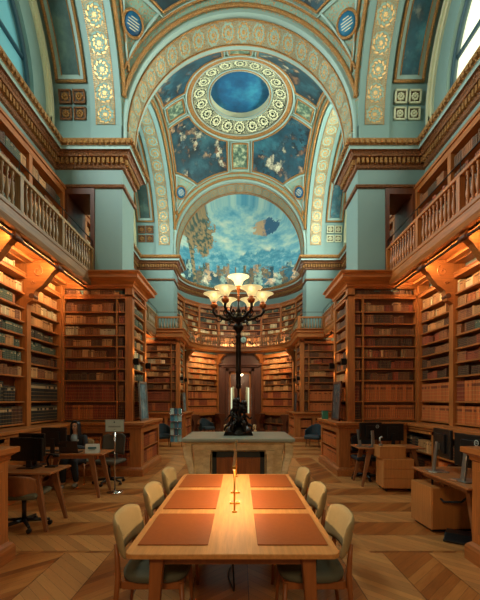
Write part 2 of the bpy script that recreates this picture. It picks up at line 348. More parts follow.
# ------------------------------------------------------------------ the setting
WX, PX, CZ, SZ = 4.24, 2.70, 7.43, 7.92      # wall, pier face, cornice top, springing
RA, RL, RS = 2.70, 2.90, math.hypot(2.70, 2.90)
PIERS = [(1.99, 2.92), (8.72, 9.65), (15.45, 16.40)]
BAYS = [5.82, 12.55]
AY, AR = 17.2, 3.1
b = MB(); b.box(-4.5, 4.5, -3, 24.5, -0.1, 0); struct(b.build('floor', M['floor']))
for s, nm in ((-1, 'left'), (1, 'right')):
    b = MB(); b.box(s * WX, s * (WX + 0.3), -3, 16.4, 0, CZ); b.box(s * 3.1, s * (WX + 0.3), 16.4, 17.2, 0, 10.9)
    struct(b.build('wall_' + nm, M['teal']))
    for i, (y0, y1) in enumerate(PIERS):
        b = MB()
        if i == 1:
            b.box(s * PX, s * 3.36, y0, y1, 0, 11.6); b.box(s * 3.36, s * 4.0, y0, y1, 0, 4.40); b.box(s * 3.36, s * 4.0, y0, y1, 6.45, 11.6); b.box(s * 4.0, s * WX, y0, y1, 0, 11.6)
        else:
            b.box(s * PX, s * WX, y0, y1, 0, 11.6)
        struct(b.build('wall_pier_' + nm, M['teal']))
    # wooden door frame of the gallery passage
    b = MB(); y = 8.70
    b.box(s * 3.33, s * 3.42, y - 0.02, 9.67, 4.49, 6.359); b.box(s * 3.94, s * 4.03, y - 0.02, 9.67, 4.49, 6.359); b.box(s * 3.33, s * 4.03, y - 0.02, 9.67, 6.36, 6.49)
    struct(b.build('door_1' if s < 0 else 'door_2', M['dark_wood']))

# ---- apse wall (half cylinder) with the door opening left free below
def arc(cx, cy, r, a0, a1, n): return [(cx + r * math.cos(a0 + (a1 - a0) * i / n), cy + r * math.sin(a0 + (a1 - a0) * i / n)) for i in range(n + 1)]
b = MB(); pts = arc(0, AY, AR, 0, PI, 36)
for i in range(36):
    (x0, y0), (x1, y1) = pts[i], pts[i + 1]
    zb = 4.2 if abs((x0 + x1) / 2) < 1.2 else 0
    b.face([(x0, y0, zb), (x1, y1, zb), (x1, y1, CZ), (x0, y0, CZ)])
struct(b.build('wall_apse', M['teal'], smooth=True, fix=False))

# ---- swept cornices running round everything
def main_path():
    p = [(WX, -3.0)]
    for y0, y1 in PIERS: p += [(WX, y0), (PX, y0), (PX, y1), (WX, y1)]
    p = p[:-1] + [(AR, 16.40), (AR, AY)]
    p += arc(0, AY, AR, 0, PI, 32)[1:]
    q = [(-WX, -3.0)]
    for y0, y1 in PIERS: q += [(-WX, y0), (-PX, y0), (-PX, y1), (-WX, y1)]
    q = q[:-1] + [(-AR, 16.40)]
    return p + q[::-1]
def offset_path(path, d):
    out = []
    for i, p in enumerate(path):
        p = Vector(p); dirs = []
        if i > 0: dirs.append((p - Vector(path[i - 1])).normalized())
        if i < len(path) - 1: dirs.append((Vector(path[i + 1]) - p).normalized())
        ns = [Vector((-t_.y, t_.x)) for t_ in dirs]
        n = ns[0] if len(ns) == 1 else ns[0] + ns[1]
        if len(ns) == 2: n = n / max(0.25, (1 + ns[0].dot(ns[1])))
        out.append(p + n * d)
    return out
def sweep(b, path, prof, mats):
    """prof: list (offset, z); mats: material per profile segment"""
    rings = [offset_path(path, o) for o, z in prof]
    for j in range(len(prof) - 1):
        for i in range(len(path) - 1):
            a, c = rings[j][i], rings[j][i + 1]; d, e = rings[j + 1][i + 1], rings[j + 1][i]
            b.face([(a.x, a.y, prof[j][1]), (c.x, c.y, prof[j][1]), (d.x, d.y, prof[j + 1][1]), (e.x, e.y, prof[j + 1][1])], mats[j])
def along(path, pitch, end=0.0):
    for i in range(len(path) - 1):
        a, c = Vector(path[i]), Vector(path[i + 1]); Ls = (c - a).length; n = max(1, int(round((Ls - 2 * end) / pitch)))
        if Ls < pitch * 0.7 + 2 * end: continue
        t_ = (c - a) / Ls; nn = Vector((-t_.y, t_.x))
        for k in range(n): yield a + t_ * (end + (k + 0.5) * (Ls - 2 * end) / n), t_, nn
MP = main_path()
b = MB()
sweep(b, MP, [(0.0, 6.93), (0.05, 6.95), (0.07, 7.00), (0.07, 7.14), (0.15, 7.16), (0.16, 7.20), (0.20, 7.24), (0.25, 7.25), (0.25, 7.31), (0.27, 7.32), (0.31, 7.37), (0.33, 7.42), (0.33, 7.44), (0.0, 7.45)],
      [1, 1, 1, 1, 1, 1, 1, 0, 0, 2, 2, 2, 0])
for p, t_, n in along(offset_path(MP, 0.07), 0.10):
    b.obox(p, t_, n, -0.028, 0.028, -0.01, 0.065, 7.02, 7.135, 2)
for p, t_, n in along(offset_path(MP, 0.30), 0.12):
    b.obox(p, t_, n, -0.035, 0.035, -0.02, 0.035, 7.335, 7.405, 2)
struct(b.build('trim_1', [M['teal_l'], M['gold_d'], M['gold']], fix=False))
b = MB(); sweep(b, MP, [(0.0, 6.50), (0.05, 6.51), (0.07, 6.55), (0.04, 6.58), (0.0, 6.59)], [0] * 4); struct(b.build('trim_2', M['gold_d'], fix=False))

# ---- transverse arches with their bands
def arch_strip(b, r, y0, y1, mat=0, z0=None, a0=0, a1=PI, n=56, cell=None, cx=0.0):
    pts = arc(cx, SZ, r, a0, a1, n); L_ = 0
    for i in range(n):
        (x0, za), (x1, zb) = pts[i], pts[i + 1]; dl = math.hypot(x1 - x0, zb - za)
        uv = None
        if cell: uv = [(L_ / cell, 0), (L_ / cell, 1), ((L_ + dl) / cell, 1), ((L_ + dl) / cell, 0)]
        b.face([(x0, y0, za), (x0, y1, za), (x1, y1, zb), (x1, y0, zb)], mat, uv); L_ += dl
for i, (y0, y1) in enumerate(PIERS):
    ri = RA - 0.07
    b = MB(); arch_strip(b, ri, y0, y1)
    for s in (-1, 1): b.face([(s * ri, y0, CZ), (s * ri, y1, CZ), (s * ri, y1, SZ), (s * ri, y0, SZ)])
    for yy in (y0, y1):      # front and back ring faces
        po, pi2 = arc(0, SZ, RA + 0.02, 0, PI, 56), arc(0, SZ, ri, 0, PI, 56)
        for k in range(56): b.face([(pi2[k][0], yy, pi2[k][1]), (po[k][0], yy, po[k][1]), (po[k + 1][0], yy, po[k + 1][1]), (pi2[k + 1][0], yy, pi2[k + 1][1])])
        for s in (-1, 1): b.face([(s * ri, yy, CZ), (s * (RA + .02), yy, CZ), (s * (RA + .02), yy, SZ), (s * ri, yy, SZ)])
    b2 = MB()
    for k in range(40):
        pass
    struct(b.build('ceiling_arch', M['teal_l'], smooth=True, fix=False))
    g = MB(); m = (y1 - y0) * 0.16; arch_strip(g, ri - 0.015, y0 + m, y1 - m, 0, a0=-0.10, a1=PI + 0.10, cell=(y1 - y0) * 0.40)
    struct(g.build('trim_3', M['scroll_w'], fix=False))
    g = MB()
    for yy in (y0 + m, y1 - m): g.tube([(x, yy, z) for x, z in arc(0, SZ, ri - 0.015, 0, PI, 48)], 0.022, 6)
    struct(g.build('trim_4', M['gold'], smooth=True))
# ---- side arches over the walls, their soffits, window walls
def yz(yc, r, a): return yc + r * math.cos(a), SZ + r * math.sin(a)
def side_strip(b, yc, s, r, x0, x1, a0=0, a1=PI, n=48, cell=None, mat=0):
    L_ = 0
    for i in range(n):
        aa, ab = a0 + (a1 - a0) * i / n, a0 + (a1 - a0) * (i + 1) / n; (ya, za), (yb, zb) = yz(yc, r, aa), yz(yc, r, ab); dl = math.hypot(ya - yb, za - zb)
        uv = [(L_ / cell, 0), (L_ / cell, 1), ((L_ + dl) / cell, 1), ((L_ + dl) / cell, 0)] if cell else None
        b.face([(s * x0, ya, za), (s * x1, ya, za), (s * x1, yb, zb), (s * x0, yb, zb)], mat, uv); L_ += dl
def half_ring(b, yc, x, r0, r1, n=48, mat=0, zlow=None):
    for i in range(n):
        aa, ab = PI * i / n, PI * (i + 1) / n
        (a, c), (d, e) = yz(yc, r0, aa), yz(yc, r1, aa); (f, g), (h, k) = yz(yc, r0, ab), yz(yc, r1, ab)
        b.face([(x, a, c), (x, d, e), (x, h, k), (x, f, g)], mat)
    if zlow is not None:
        for sg in (-1, 1): b.face([(x, yc + sg * r0, SZ), (x, yc + sg * r1, SZ), (x, yc + sg * r1, zlow), (x, yc + sg * r0, zlow)], mat)
BN = ['near', 'far']
for bi, yc in enumerate(BAYS):
    for s in (-1, 1):
        sd = 'left' if s < 0 else 'right'; b = MB()
        side_strip(b, yc, s, 2.84, 2.7, 3.40); half_ring(b, yc, s * 3.40, 2.84, 2.95); side_strip(b, yc, s, 2.94, 3.40, WX); half_ring(b, yc, s * 2.70, 2.84, 2.91)
        for sg in (-1, 1):
            b.face([(s * 2.7, yc + sg * 2.84, CZ), (s * 3.4, yc + sg * 2.84, CZ), (s * 3.4, yc + sg * 2.84, SZ), (s * 2.7, yc + sg * 2.84, SZ)])
            b.face([(s * 3.4, yc + sg * 2.885, CZ), (s * WX, yc + sg * 2.885, CZ), (s * WX, yc + sg * 2.94, SZ), (s * 3.4, yc + sg * 2.94, SZ)])
        # window wall: solid round the window opening, reveal behind it
        half_ring(b, yc, s * WX, 2.0, 2.95, zlow=CZ); side_strip(b, yc, s, 2.0, WX, WX + 0.25)
        for sg in (-1, 1): b.face([(s * WX, yc + sg * 2.0, CZ), (s * (WX + .25), yc + sg * 2.0, CZ), (s * (WX + .25), yc + sg * 2.0, SZ), (s * WX, yc + sg * 2.0, SZ)])
        struct(b.build('ceiling_side_arch', M['teal'], smooth=False, fix=False))
        g = MB()
        for r0, r1, th in ((2.50, 2.58, .05), (2.58, 2.68, .09), (2.68, 2.76, .05)):
            half_ring(g, yc, s * (WX - th), r0, r1, zlow=CZ); side_strip(g, yc, s, r0, WX - th, WX); side_strip(g, yc, s, r1, WX - th, WX)
        struct(g.build('trim_5', M['cream'], smooth=False, fix=False))
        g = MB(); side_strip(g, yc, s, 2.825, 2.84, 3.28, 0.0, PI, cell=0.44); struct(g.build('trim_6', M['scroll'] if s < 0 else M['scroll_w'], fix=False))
        # window: glass, frame and bars
        wn = MB(); wf = thing('window_%d' % (bi * 2 + (1 if s < 0 else 2)), None, None, (s * (WX + .12), yc, CZ)); wf['kind'] = 'structure'
        poly = [(yc + 2.0 * math.cos(PI * k / 30), SZ + 2.0 * math.sin(PI * k / 30)) for k in range(31)]; poly = [(yc + 2.0, CZ)] + poly + [(yc - 2.0, CZ)]
        gm = emis('left_window_glass', '#5f9aa0', 0.35) if s < 0 else emis('right_window_glass', '#f4f2d0', 1.0)  # daylight put into the panes: shaded teal left, backlit cream right
        wn.extrude(poly, lambda a, c_, d: (s * (WX + .12 + d), a, c_), 0.08, 0.10); wn.build('glass', gm, wf)
        fr = MB(); fr.tube([(s * (WX + .12), a, c_) for a, c_ in poly[1:-1]], 0.05, 6)
        for a in (-1.0, 0.0, 1.0): fr.box(s * (WX + .13), s * (WX + .19), yc + a - .03, yc + a + .03, CZ, SZ + math.sqrt(4 - a * a) - .02)
        fr.box(s * (WX + .13), s * (WX + .19), yc - 1.95, yc + 1.95, 8.55, 8.60)
        fr.build('window_frame', M['dark_frame'] if 'dark_frame' in M else M.setdefault('dark_frame', plain('blue_grey_frame', '#2f4f5c', 0.5)), wf, smooth='auto')
        # long painted panel in the soffit with its gilt frame
        x0, x1 = 3.52, 4.10; g = MB(); a0, a1 = math.radians(19), math.radians(161)
        side_strip(g, yc, s, 2.915, x0 + .10, x1 - .10, a0 + .035, a1 - .035)
        mu = tag(g.build('arch_panel', M['mural_panel_shaded'] if s < 0 else M['mural_panel'], fix=False), 'long painted blue panel curving over the %s %s window arch' % (BN[bi], sd), 'painting')
        g = MB(); side_strip(g, yc, s, 2.925, x0, x1, a0, a1); g.build('pale_border', M['teal_l'], mu, fix=False)
        g = MB()
        for x in (x0 + .09, x1 - .09): g.tube([(s * x, *yz(yc, 2.905, a0 + .03 + (a1 - a0 - .06) * k / 40)) for k in range(41)], 0.012, 6)
        g.build('inner_bead', M['gold'], mu, smooth='auto')
        g = MB()
        for x in (x0 - .03, x1 + .03): g.tube([(s * x, *yz(yc, 2.90, a0 + (a1 - a0) * k / 40)) for k in range(41)], 0.035, 6)
        for a in (a0 - .008, a1 + .008): g.tube([(s * (x0 - .06), *yz(yc, 2.90, a)), (s * (x1 + .06), *yz(yc, 2.90, a))], 0.035, 6)
        g.build('gilt_frame', M['gold'], mu, smooth='auto')
        # four square coffers with rosettes at each end of the soffit
        for sg in (1, -1):
            if sg < 0 and bi == 0: continue
            for ci in range(2):
                for ri in range(2):
                    am = math.radians(5.6 + 7.0 * ri); am = am if sg > 0 else PI - am
                    yy, zz = yz(yc, 2.90, am); xm = s * (3.66 + 0.32 * ci); fwd = Vector((0, -math.cos(am), -math.sin(am))); up = Vector((0, -math.sin(am), math.cos(am))) * (1 if sg > 0 else -1)
                    O = Vector((xm, yy, zz))
                    def T(a, c_, d): return O + Vector((a, 0, 0)) + up * c_ + fwd * d
                    g = MB(); h = 0.14
                    for (a0_, a1_, c0, c1) in ((-h, h, -h, -h + .035), (-h, h, h - .035, h), (-h, -h + .035, -h, h), (h - .035, h, -h, h)):
                        g.raw([T(a, c_, d) for d in (-0.02, 0.035) for a, c_ in ((a0_, c0), (a1_, c0), (a1_, c1), (a0_, c1))], [(0, 3, 2, 1), (4, 5, 6, 7), (0, 1, 5, 4), (1, 2, 6, 5), (2, 3, 7, 6), (3, 0, 4, 7)], 0)
                    g.raw([T(a, c_, 0.0) for a, c_ in ((-h, -h), (h, -h), (h, h), (-h, h))], [(0, 1, 2, 3)], 1)
                    where = ('%s %s arch' % (BN[bi], sd)) + (' at its near foot' if sg < 0 else '')
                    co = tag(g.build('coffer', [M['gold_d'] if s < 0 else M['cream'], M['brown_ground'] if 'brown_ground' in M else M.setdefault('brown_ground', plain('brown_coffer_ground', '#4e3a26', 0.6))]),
                             'square coffer, %s row %s column, %s' % (('lower', 'upper')[ri], ('inner', 'outer')[ci], where), 'coffer', 'coffers with rosettes')
                    g = MB()
                    for k in range(8):
                        an = 2 * PI * k / 8; g.ball(T(0.06 * math.cos(an), 0.06 * math.sin(an), 0.012), 0.03, 5)
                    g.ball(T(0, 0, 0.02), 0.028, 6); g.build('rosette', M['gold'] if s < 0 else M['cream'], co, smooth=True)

# ---- sail vaults
def sph(yc, x, y, off=0.0):
    """plan point (x, y relative to yc) on the vault, lowered inwards by off"""
    z = math.sqrt(max(RS * RS - x * x - y * y, 1e-4)); p = Vector((x, y, z)) * ((RS - off) / RS); return (p.x, p.y + yc, p.z + SZ)
for bi, yc in enumerate(BAYS):
    b = MB(); n = 44; fr = [math.sin(PI * (k / n - 0.5)) for k in range(n + 1)]; X = [2.7 * f for f in fr]; Yv = [2.9 * f for f in fr]; r_oc = 1.3
    V = [sph(yc, x, y) for y in Yv for x in X]; F = []
    for j in range(n):
        for i in range(n):
            if math.hypot((X[i] + X[i + 1]) / 2, (Yv[j] + Yv[j + 1]) / 2) < r_oc - 0.05: continue
            F.append((j * (n + 1) + i, j * (n + 1) + i + 1, (j + 1) * (n + 1) + i + 1, (j + 1) * (n + 1) + i))
    b.raw(V, F); struct(b.build('ceiling', M['vault'], smooth=True, fix=False))
def patch(yc, poly, off, mat, name, step=0.16):
    pts = []
    for k in range(len(poly)):
        a, c = Vector(poly[k]), Vector(poly[(k + 1) % len(poly)]); m = max(1, int((c - a).length / 0.12))
        pts += [a.lerp(c, q / m) for q in range(m)]
    nb = len(pts)
    def inside(p):
        c = False
        for i in range(nb):
            a, d = pts[i], pts[i - 1]
            if (a.y > p[1]) != (d.y > p[1]) and p[0] < (d.x - a.x) * (p[1] - a.y) / (d.y - a.y) + a.x: c = not c
        return c
    xs = [p.x for p in pts]; ys = [p.y for p in pts]; inner = []; x = min(xs) + step / 2
    while x < max(xs):
        y = min(ys) + step / 2
        while y < max(ys):
            if inside((x, y)) and min((Vector((x, y)) - p).length for p in pts) > step * 0.45: inner.append(Vector((x, y)))
            y += step
        x += step
    vs_, es, fs, *_ = delaunay_2d_cdt(pts + inner, [(i, (i + 1) % nb) for i in range(nb)], [list(range(nb))], 1, 1e-5)
    b = MB(); b.raw([sph(yc, v.x, v.y, off) for v in vs_], [tuple(f) for f in fs]); o = b.build(name, mat, smooth=True, fix=False)
    g = MB(); g.tube([sph(yc, p.x, p.y, off + 0.01) for p in pts], 0.028, 6, closed=True); g.build('gilt_frame', M['gold'], o, smooth=True)
    g = MB(); g.tube([sph(yc, *(p + (p - Vector((sum(xs) / nb, sum(ys) / nb))).normalized() * 0.06), off) for p in pts], 0.022, 6, closed=True); g.build('pale_moulding', M['teal_l'], o, smooth=True)
    return o
def ring_strip(b, yc, r0, r1, off0, off1, n=96, cells=None, mat=0):
    for k in range(n):
        a, c = 2 * PI * k / n, 2 * PI * (k + 1) / n
        P = [sph(yc, r * math.cos(q), r * math.sin(q), o) for q, r, o in ((a, r0, off0), (a, r1, off1), (c, r1, off1), (c, r0, off0))]
        b.face(P, mat, [(k / n * cells, 0), (k / n * cells, 1), ((k + 1) / n * cells, 1), ((k + 1) / n * cells, 0)] if cells else None)
QN = {(-1, -1): 'near left', (1, -1): 'near right', (-1, 1): 'far left', (1, 1): 'far right'}
for bi, yc in enumerate(BAYS):
    for sx in (-1, 1):
        for sy in (-1, 1):
            if bi == 0 and sy < 0: continue
            ex, ey, rr = 2.46, 2.66, 1.84
            a_hi = math.acos(0.50 / rr); a_lo = math.asin(0.50 / rr)
            poly = [(rr * math.cos(a_lo + (a_hi - a_lo) * k / 10), rr * math.sin(a_lo + (a_hi - a_lo) * k / 10)) for k in range(11)]
            poly += [(0.50, ey), (1.72, ey), (ex, 1.95), (ex, 0.50)]
            poly = [(x * sx, y * sy) for x, y in poly]
            if sx * sy < 0: poly = poly[::-1]
            tag(patch(yc, poly, 0.03, M['mural_dark'] if sx * sy > 0 else M['mural_d2'], 'vault_painting'), 'dark blue figure painting, %s corner of the %s vault' % (QN[(sx, sy)], BN[bi]), 'painting')
            # round medallion and gilt triangle in the foot of the pendentive
            c0 = Vector((2.37 * sx, 2.50 * sy)); cen = Vector(sph(yc, c0.x, c0.y, 0.05)); nrm = (Vector((0, yc, SZ)) - cen).normalized()
            rot = nrm.to_track_quat('Z', 'Y').to_matrix()
            g = MB(); g.lathe([(0.2, 0.0), (0.2, 0.03), (0.001, 0.032)], cen, 28, 0, rot)
            md = tag(g.build('medallion', M['oculus'], smooth='auto'), 'round blue medallion at the foot of the %s pendentive, %s vault' % (QN[(sx, sy)], BN[bi]), 'medallion')
            g = MB(); g.tube([cen + rot @ Vector((0.225 * math.cos(2 * PI * k / 28), 0.225 * math.sin(2 * PI * k / 28), 0.02)) for k in range(28)], 0.03, 6, closed=True); g.build('rim', M['gold'], md, smooth=True)
            g = MB()
            for k in range(5):
                h = 0.1 - 0.05 * k; wd = 0.13 if k in (1, 2, 3) else 0.07
                g.raw([cen + rot @ Vector((a, h + c_, 0.036)) for a, c_ in ((-wd, -.008), (wd, -.008), (wd, .008), (-wd, .008))], [(0, 1, 2, 3)])
            g.build('inscription', M['cream'], md, fix=False)
            g = MB(); tri = [(1.80 * sx, 2.64 * sy), (2.45 * sx, 2.02 * sy), (2.55 * sx, 2.72 * sy)]
            P = []
            for k in range(3):
                a, c = Vector(tri[k]), Vector(tri[(k + 1) % 3]); P += [sph(yc, *a.lerp(c, q / 8), 0.03) for q in range(8)]
            g.tube(P, 0.03, 6, closed=True); struct(g.build('trim_7', M['teal_l'], smooth=True))
    for ax_, nm in (((0, 1), 'far'), ((0, -1), 'near'), ((-1, 0), 'left'), ((1, 0), 'right')):
        if bi == 0 and nm == 'near': continue
        lim = 2.60 if ax_[1] else 2.40; hw = 0.30; r0 = 1.88
        poly = [(r0, -hw), (lim, -hw), (lim, hw), (r0, hw)]
        if ax_[0]: poly = [(x * ax_[0], y * ax_[0]) for x, y in poly]
        else: poly = [(-y * ax_[1], x * ax_[1]) for x, y in poly]
        tag(patch(yc, poly, 0.03, M['cartouche'] if 'cartouche' in M else M.setdefault('cartouche', mural('cartouche_ornament', '#1c2f28', '#54705c', '#b9bd95', 0.0, 6.0)), 'cartouche'), 'small square ornamental cartouche, %s side of the %s oculus ring' % (nm, BN[bi]), 'ornament panel')
    if bi == 0: pass
    g = MB(); ring_strip(g, yc, 1.08, 1.58, 0.05, 0.05, cells=18); rg = struct(g.build('ceiling_ring', M['scroll_g'], smooth=True, fix=False))
    g = MB(); ring_strip(g, yc, 1.58, 1.78, 0.09, 0.02); ring_strip(g, yc, 1.0, 1.08, 0.10, 0.05); struct(g.build('ceiling_ring_moulding', M['gold'], smooth=True, fix=False))
    g = MB()
    for r, o, rad in ((1.60, 0.06, 0.03), (1.78, 0.04, 0.03), (1.07, 0.06, 0.025), (1.0, 0.08, 0.02)): g.tube([sph(yc, r * math.cos(2 * PI * k / 96), r * math.sin(2 * PI * k / 96), o) for k in range(96)], rad, 6, closed=True)
    struct(g.build('ceiling_ring_bead', M['teal_l'], smooth=True))
    # recessed oculus
    g = MB(); z0 = sph(yc, 1.0, 0)[2]
    for k in range(64):
        a, c = 2 * PI * k / 64, 2 * PI * (k + 1) / 64
        g.face([(1.0 * math.cos(a), yc + 1.0 * math.sin(a), z0 - .1), (1.0 * math.cos(c), yc + 1.0 * math.sin(c), z0 - .1), (1.0 * math.cos(c), yc + 1.0 * math.sin(c), z0 + .16), (1.0 * math.cos(a), yc + 1.0 * math.sin(a), z0 + .16)])
    struct(g.build('ceiling_oculus_wall', M['cream'], smooth=True, fix=False))
    g = MB(); g.lathe([(1.0, 0), (1.0, 0.02), (0.001, 0.021)], (0, yc, z0 + .14), 64)
    tag(g.build('oculus_painting', M['oculus'], smooth='auto'), 'round deep blue painting in the oculus of the %s vault' % BN[bi], 'painting')
    # gilt ribs along the vault edges
    g = MB()
    for off, rad in ((0.05, 0.045), (0.17, 0.03)):
        for sg in (-1, 1):
            lim = (2.9 - off); g.tube([sph(yc, (2.7 - off * .5) * math.sin(PI * (k / 40 - .5)), sg * lim, 0.03) for k in range(41)], rad, 6)
            lim = (2.7 - off); g.tube([sph(yc, sg * lim, (2.9 - off * .5) * math.sin(PI * (k / 40 - .5)), 0.03) for k in range(41)], rad, 6)
    struct(g.build('trim_8', M['gold'], smooth=True))

# ---- apse half dome with its painting
b = MB(); n = 40; m = 20
for j in range(m):
    e0, e1 = PI / 2 * j / m, PI / 2 * (j + 1) / m
    for i in range(n):
        a, c = PI * i / n, PI * (i + 1) / n
        P = [(AR * math.cos(e) * math.cos(q), AY + AR * math.cos(e) * math.sin(q), CZ + AR * math.sin(e)) for e, q in ((e0, a), (e0, c), (e1, c), (e1, a))]; b.face(P)
for i in range(n):
    a, c = PI * i / n, PI * (i + 1) / n
    b.face([(AR * math.cos(q), y, CZ + AR * math.sin(q)) for q, y in ((a, 16.40), (a, AY), (c, AY), (c, 16.40))])
tag(b.build('apse_painting', M['conch'], smooth=True, fix=False), 'large landscape painting with sky, mountains and crowd in the apse half dome', 'painting')
b = MB()
for s in (-1, 1): b.box(s * 2.62, s * 3.3, 16.38, 16.42, CZ, 11.6)
b.tube([(x, 16.38, z) for x, z in arc(0, SZ, 2.66, 0, PI, 48)], 0.05, 6)
struct(b.build('trim_9', M['gold'], smooth='auto'))
# fill lights added on the apse cornice to brighten the half dome painting
for k, a in enumerate((25, 60, 90, 120, 155)):
    a = math.radians(a); p = (2.93 * math.cos(a), AY + 2.93 * math.sin(a), 7.50)
    cv = tag(thing('added_cove_lamp', 'slim added fill light lying on the apse cornice, %s from the right' % ORD[k + 1], 'lamp', p, a), group='added fill lights on the apse cornice')
    g = MB(); g.box(-.03, .03, -.4, .4, -.04, -.01); g.build('housing', M['metal_b'], cv, loc=(0, 0, 0))
    g = MB(); g.box(-.02, .02, -.38, .38, -.0095, -.005); g.build('diffuser', emis('added_cove_glow', '#e8f4e0', 2.0), cv, loc=(0, 0, 0))
    lamp('added_cove_light', 'AREA', (p[0] * .985, AY + (p[1] - AY) * .985, 7.50), 11, (.92, 1.0, .92), (0, -PI + .7, a + PI), .05, .8)
# made-up room behind the apse door, standing in for its reflection
b = MB(); b.box(-1.6, 1.6, 23.2, 23.3, 0, 3.9); b.box(-1.7, -1.6, 20.2, 23.2, 0, 3.9); b.box(1.6, 1.7, 20.2, 23.2, 0, 3.9); b.box(-1.7, 1.7, 20.0, 23.3, 3.9, 4.0)
struct(b.build('wall_reflected_room', M['dark_wood']))
# ------------------------------------------------------------------ books (records first, built at the end)
PAL = {'tan': '#b98450', 'brown': '#7d4826', 'red': '#8a3a20', 'orange': '#bd6630', 'green': '#33483c', 'black': '#201d1a', 'cream': '#cdbb92', 'dark': '#4a2b1a'}
WORDS = {'tan': 'tan', 'brown': 'brown', 'red': 'red-brown', 'orange': 'orange', 'green': 'dark green', 'black': 'black', 'cream': 'cream', 'dark': 'dark brown'}
def book_mat(name, h):
    t = NT(name); c = hexc(h); v = t.sep(t.tc('UV'))[1]; ti = t.n('ShaderNodeAttribute', attribute_name='tint').outputs['Fac']
    k = t.m('ADD', 0.62, t.m('MULTIPLY', ti, 0.76)); base = t.n('ShaderNodeVectorMath', operation='SCALE'); base.inputs[0].default_value = c[:3]; t.put(base.inputs['Scale'], k)
    band = t.m('LESS_THAN', t.m('ABSOLUTE', t.m('SUBTRACT', t.m('FRACT', t.m('MULTIPLY', v, 5.0)), 0.5)), 0.06)
    lab = t.m('MULTIPLY', t.m('GREATER_THAN', v, 0.70), t.m('LESS_THAN', v, 0.84)); has = t.m('GREATER_THAN', t.m('FRACT', t.m('MULTIPLY', ti, 7.3)), 0.5)
    m1 = t.mix(t.m('MULTIPLY', band, 0.5), base.outputs[0], hexc('#c9a05a'))
    t.col(t.mix(t.m('MULTIPLY', t.m('MULTIPLY', lab, has), 0.75), m1, hexc('#c8a878') if name in ('book_black', 'book_green') else hexc('#5a2416')))
    return t.set(0.5)
BK = list(PAL); BM = [book_mat('book_' + k, PAL[k]) for k in BK]
BOOKS = []     # (origin point at left bottom of spine, u, n, w, h, d, colour, tint, casedesc, rowdesc, ordinal)
def fill(o, u, n, a0, a1, z, hmax, pal, case, row, uniform=False, setback=0.03, gap=0.04, fat=1.0, maxd=0.13):
    a = a0 + 0.012; k = 0; cur = random.choice(pal); run = random.randint(2, 9); hh = random.uniform(.78, .92) * hmax; ww = random.uniform(.028, .05) * fat; tt = random.random(); sb = random.uniform(0, .02)
    stop = a1 - 0.012 - (random.choice([0, 0, 0, 0.05, 0.12, 0.3]) * (a1 - a0) * .6 if not uniform else 0)
    while True:
        if run <= 0:
            cur = random.choice(pal); run = random.randint(1, 9); hh = random.uniform(.62, .88) * hmax; ww = random.uniform(.022, .05) * fat; tt = random.random(); sb = random.uniform(0, .02)
            if not uniform and random.random() < .03: a += random.uniform(.03, .1)
        if uniform: hh = .86 * hmax; ww = .042 * fat; tt = .5; sb = 0
        w_ = ww * random.uniform(.92, 1.08)
        if a + w_ > stop: break
        k += 1; run -= 1
        BOOKS.append([(o[0] + u[0] * a - n[0] * (setback + sb), o[1] + u[1] * a - n[1] * (setback + sb), z + 0.001), u, n, w_ * (.84 if uniform else .90), hh * (1 if uniform else random.uniform(.955, 1.0)), maxd - setback - sb, cur, min(.99, max(0, tt + (random.uniform(-.22, .22) if uniform else random.uniform(-.3, .3)))), case, row, k])
        a += w_

def vmat(u): return M['wood_x'] if abs(u[0]) > abs(u[1]) else M['wood_y']
def shelving(root, o, u, n, a0, a1, zs, ztop, depth, pals, case, stile=0.0, uniform=(), books=True, matz=None, gapw=None, fat=1.0, zfront=0.012):
    """one opening from a0 to a1: back panel, shelves at heights zs with books on each"""
    rows = len(zs)
    b = MB(); b.obox(o, u, n, a0, a1, -depth, -depth + .01, zs[0], ztop); b.build('back_panel', M['back'], root)
    for i, z in enumerate(zs):
        b = MB(); b.obox(o, u, n, a0, a1, -depth + .01, -zfront, z - .028, z); b.build('shelf', vmat(u), root)
        top = (zs[i + 1] if i + 1 < rows else ztop) - .03
        if books:
            p = pals[i % len(pals)]
            if p: fill(o, u, n, a0, a1, z, top - z - .015, p, case, (ORD[i + 1] + ' shelf up'), uniform=i in uniform, maxd=depth - .015, fat=fat)
def bars(root, name, o, u, n, items, mat=None):
    if name in ('stile', 'pilaster', 'corner_pilaster') and len(items) > 1:
        for it in items: r = bars(root, name, o, u, n, [it], mat)
        return r
    b = MB()
    for a0, a1, d0, d1, z0, z1 in items: b.obox(o, u, n, a0, a1, d0, d1, z0, z1)
    return b.build(name, mat or M['wood_z'], root)
ZR = [1.22, 1.63, 2.10, 2.36, 2.62, 2.87, 3.12, 3.38, 3.65]
MIX_L = ['tan', 'tan', 'brown', 'brown', 'dark', 'cream', 'green']; MIX_R = ['brown', 'dark', 'red', 'brown', 'tan', 'dark', 'red']
def wall_rows(s, bay):
    if s < 0:
        if bay == 0: return [['black'], ['black'], ['brown', 'tan'], ['brown', 'dark', 'green'], ['green'], ['green', 'black'], ['tan', 'brown', 'tan'], ['tan', 'cream'], ['tan']]
        return [['black', 'dark'], ['black', 'green'], ['tan', 'brown'], ['brown', 'green'], ['tan', 'brown', 'green'], ['green', 'brown', 'black'], ['tan', 'cream', 'brown'], ['brown', 'green'], ['cream', 'tan']]
    if bay == 0: return [['orange'], ['orange'], ['red', 'dark'], ['dark', 'brown'], ['brown', 'dark'], ['brown', 'red'], ['dark', 'tan'], ['tan', 'cream', 'brown'], ['tan', 'cream']]
    return [['orange', 'black'], ['red', 'orange'], ['black', 'dark'], ['brown', 'red'], ['dark', 'red'], ['dark', 'green', 'brown'], ['brown', 'tan'], ['tan', 'orange'], ['tan', 'cream']]
CW = 4.02
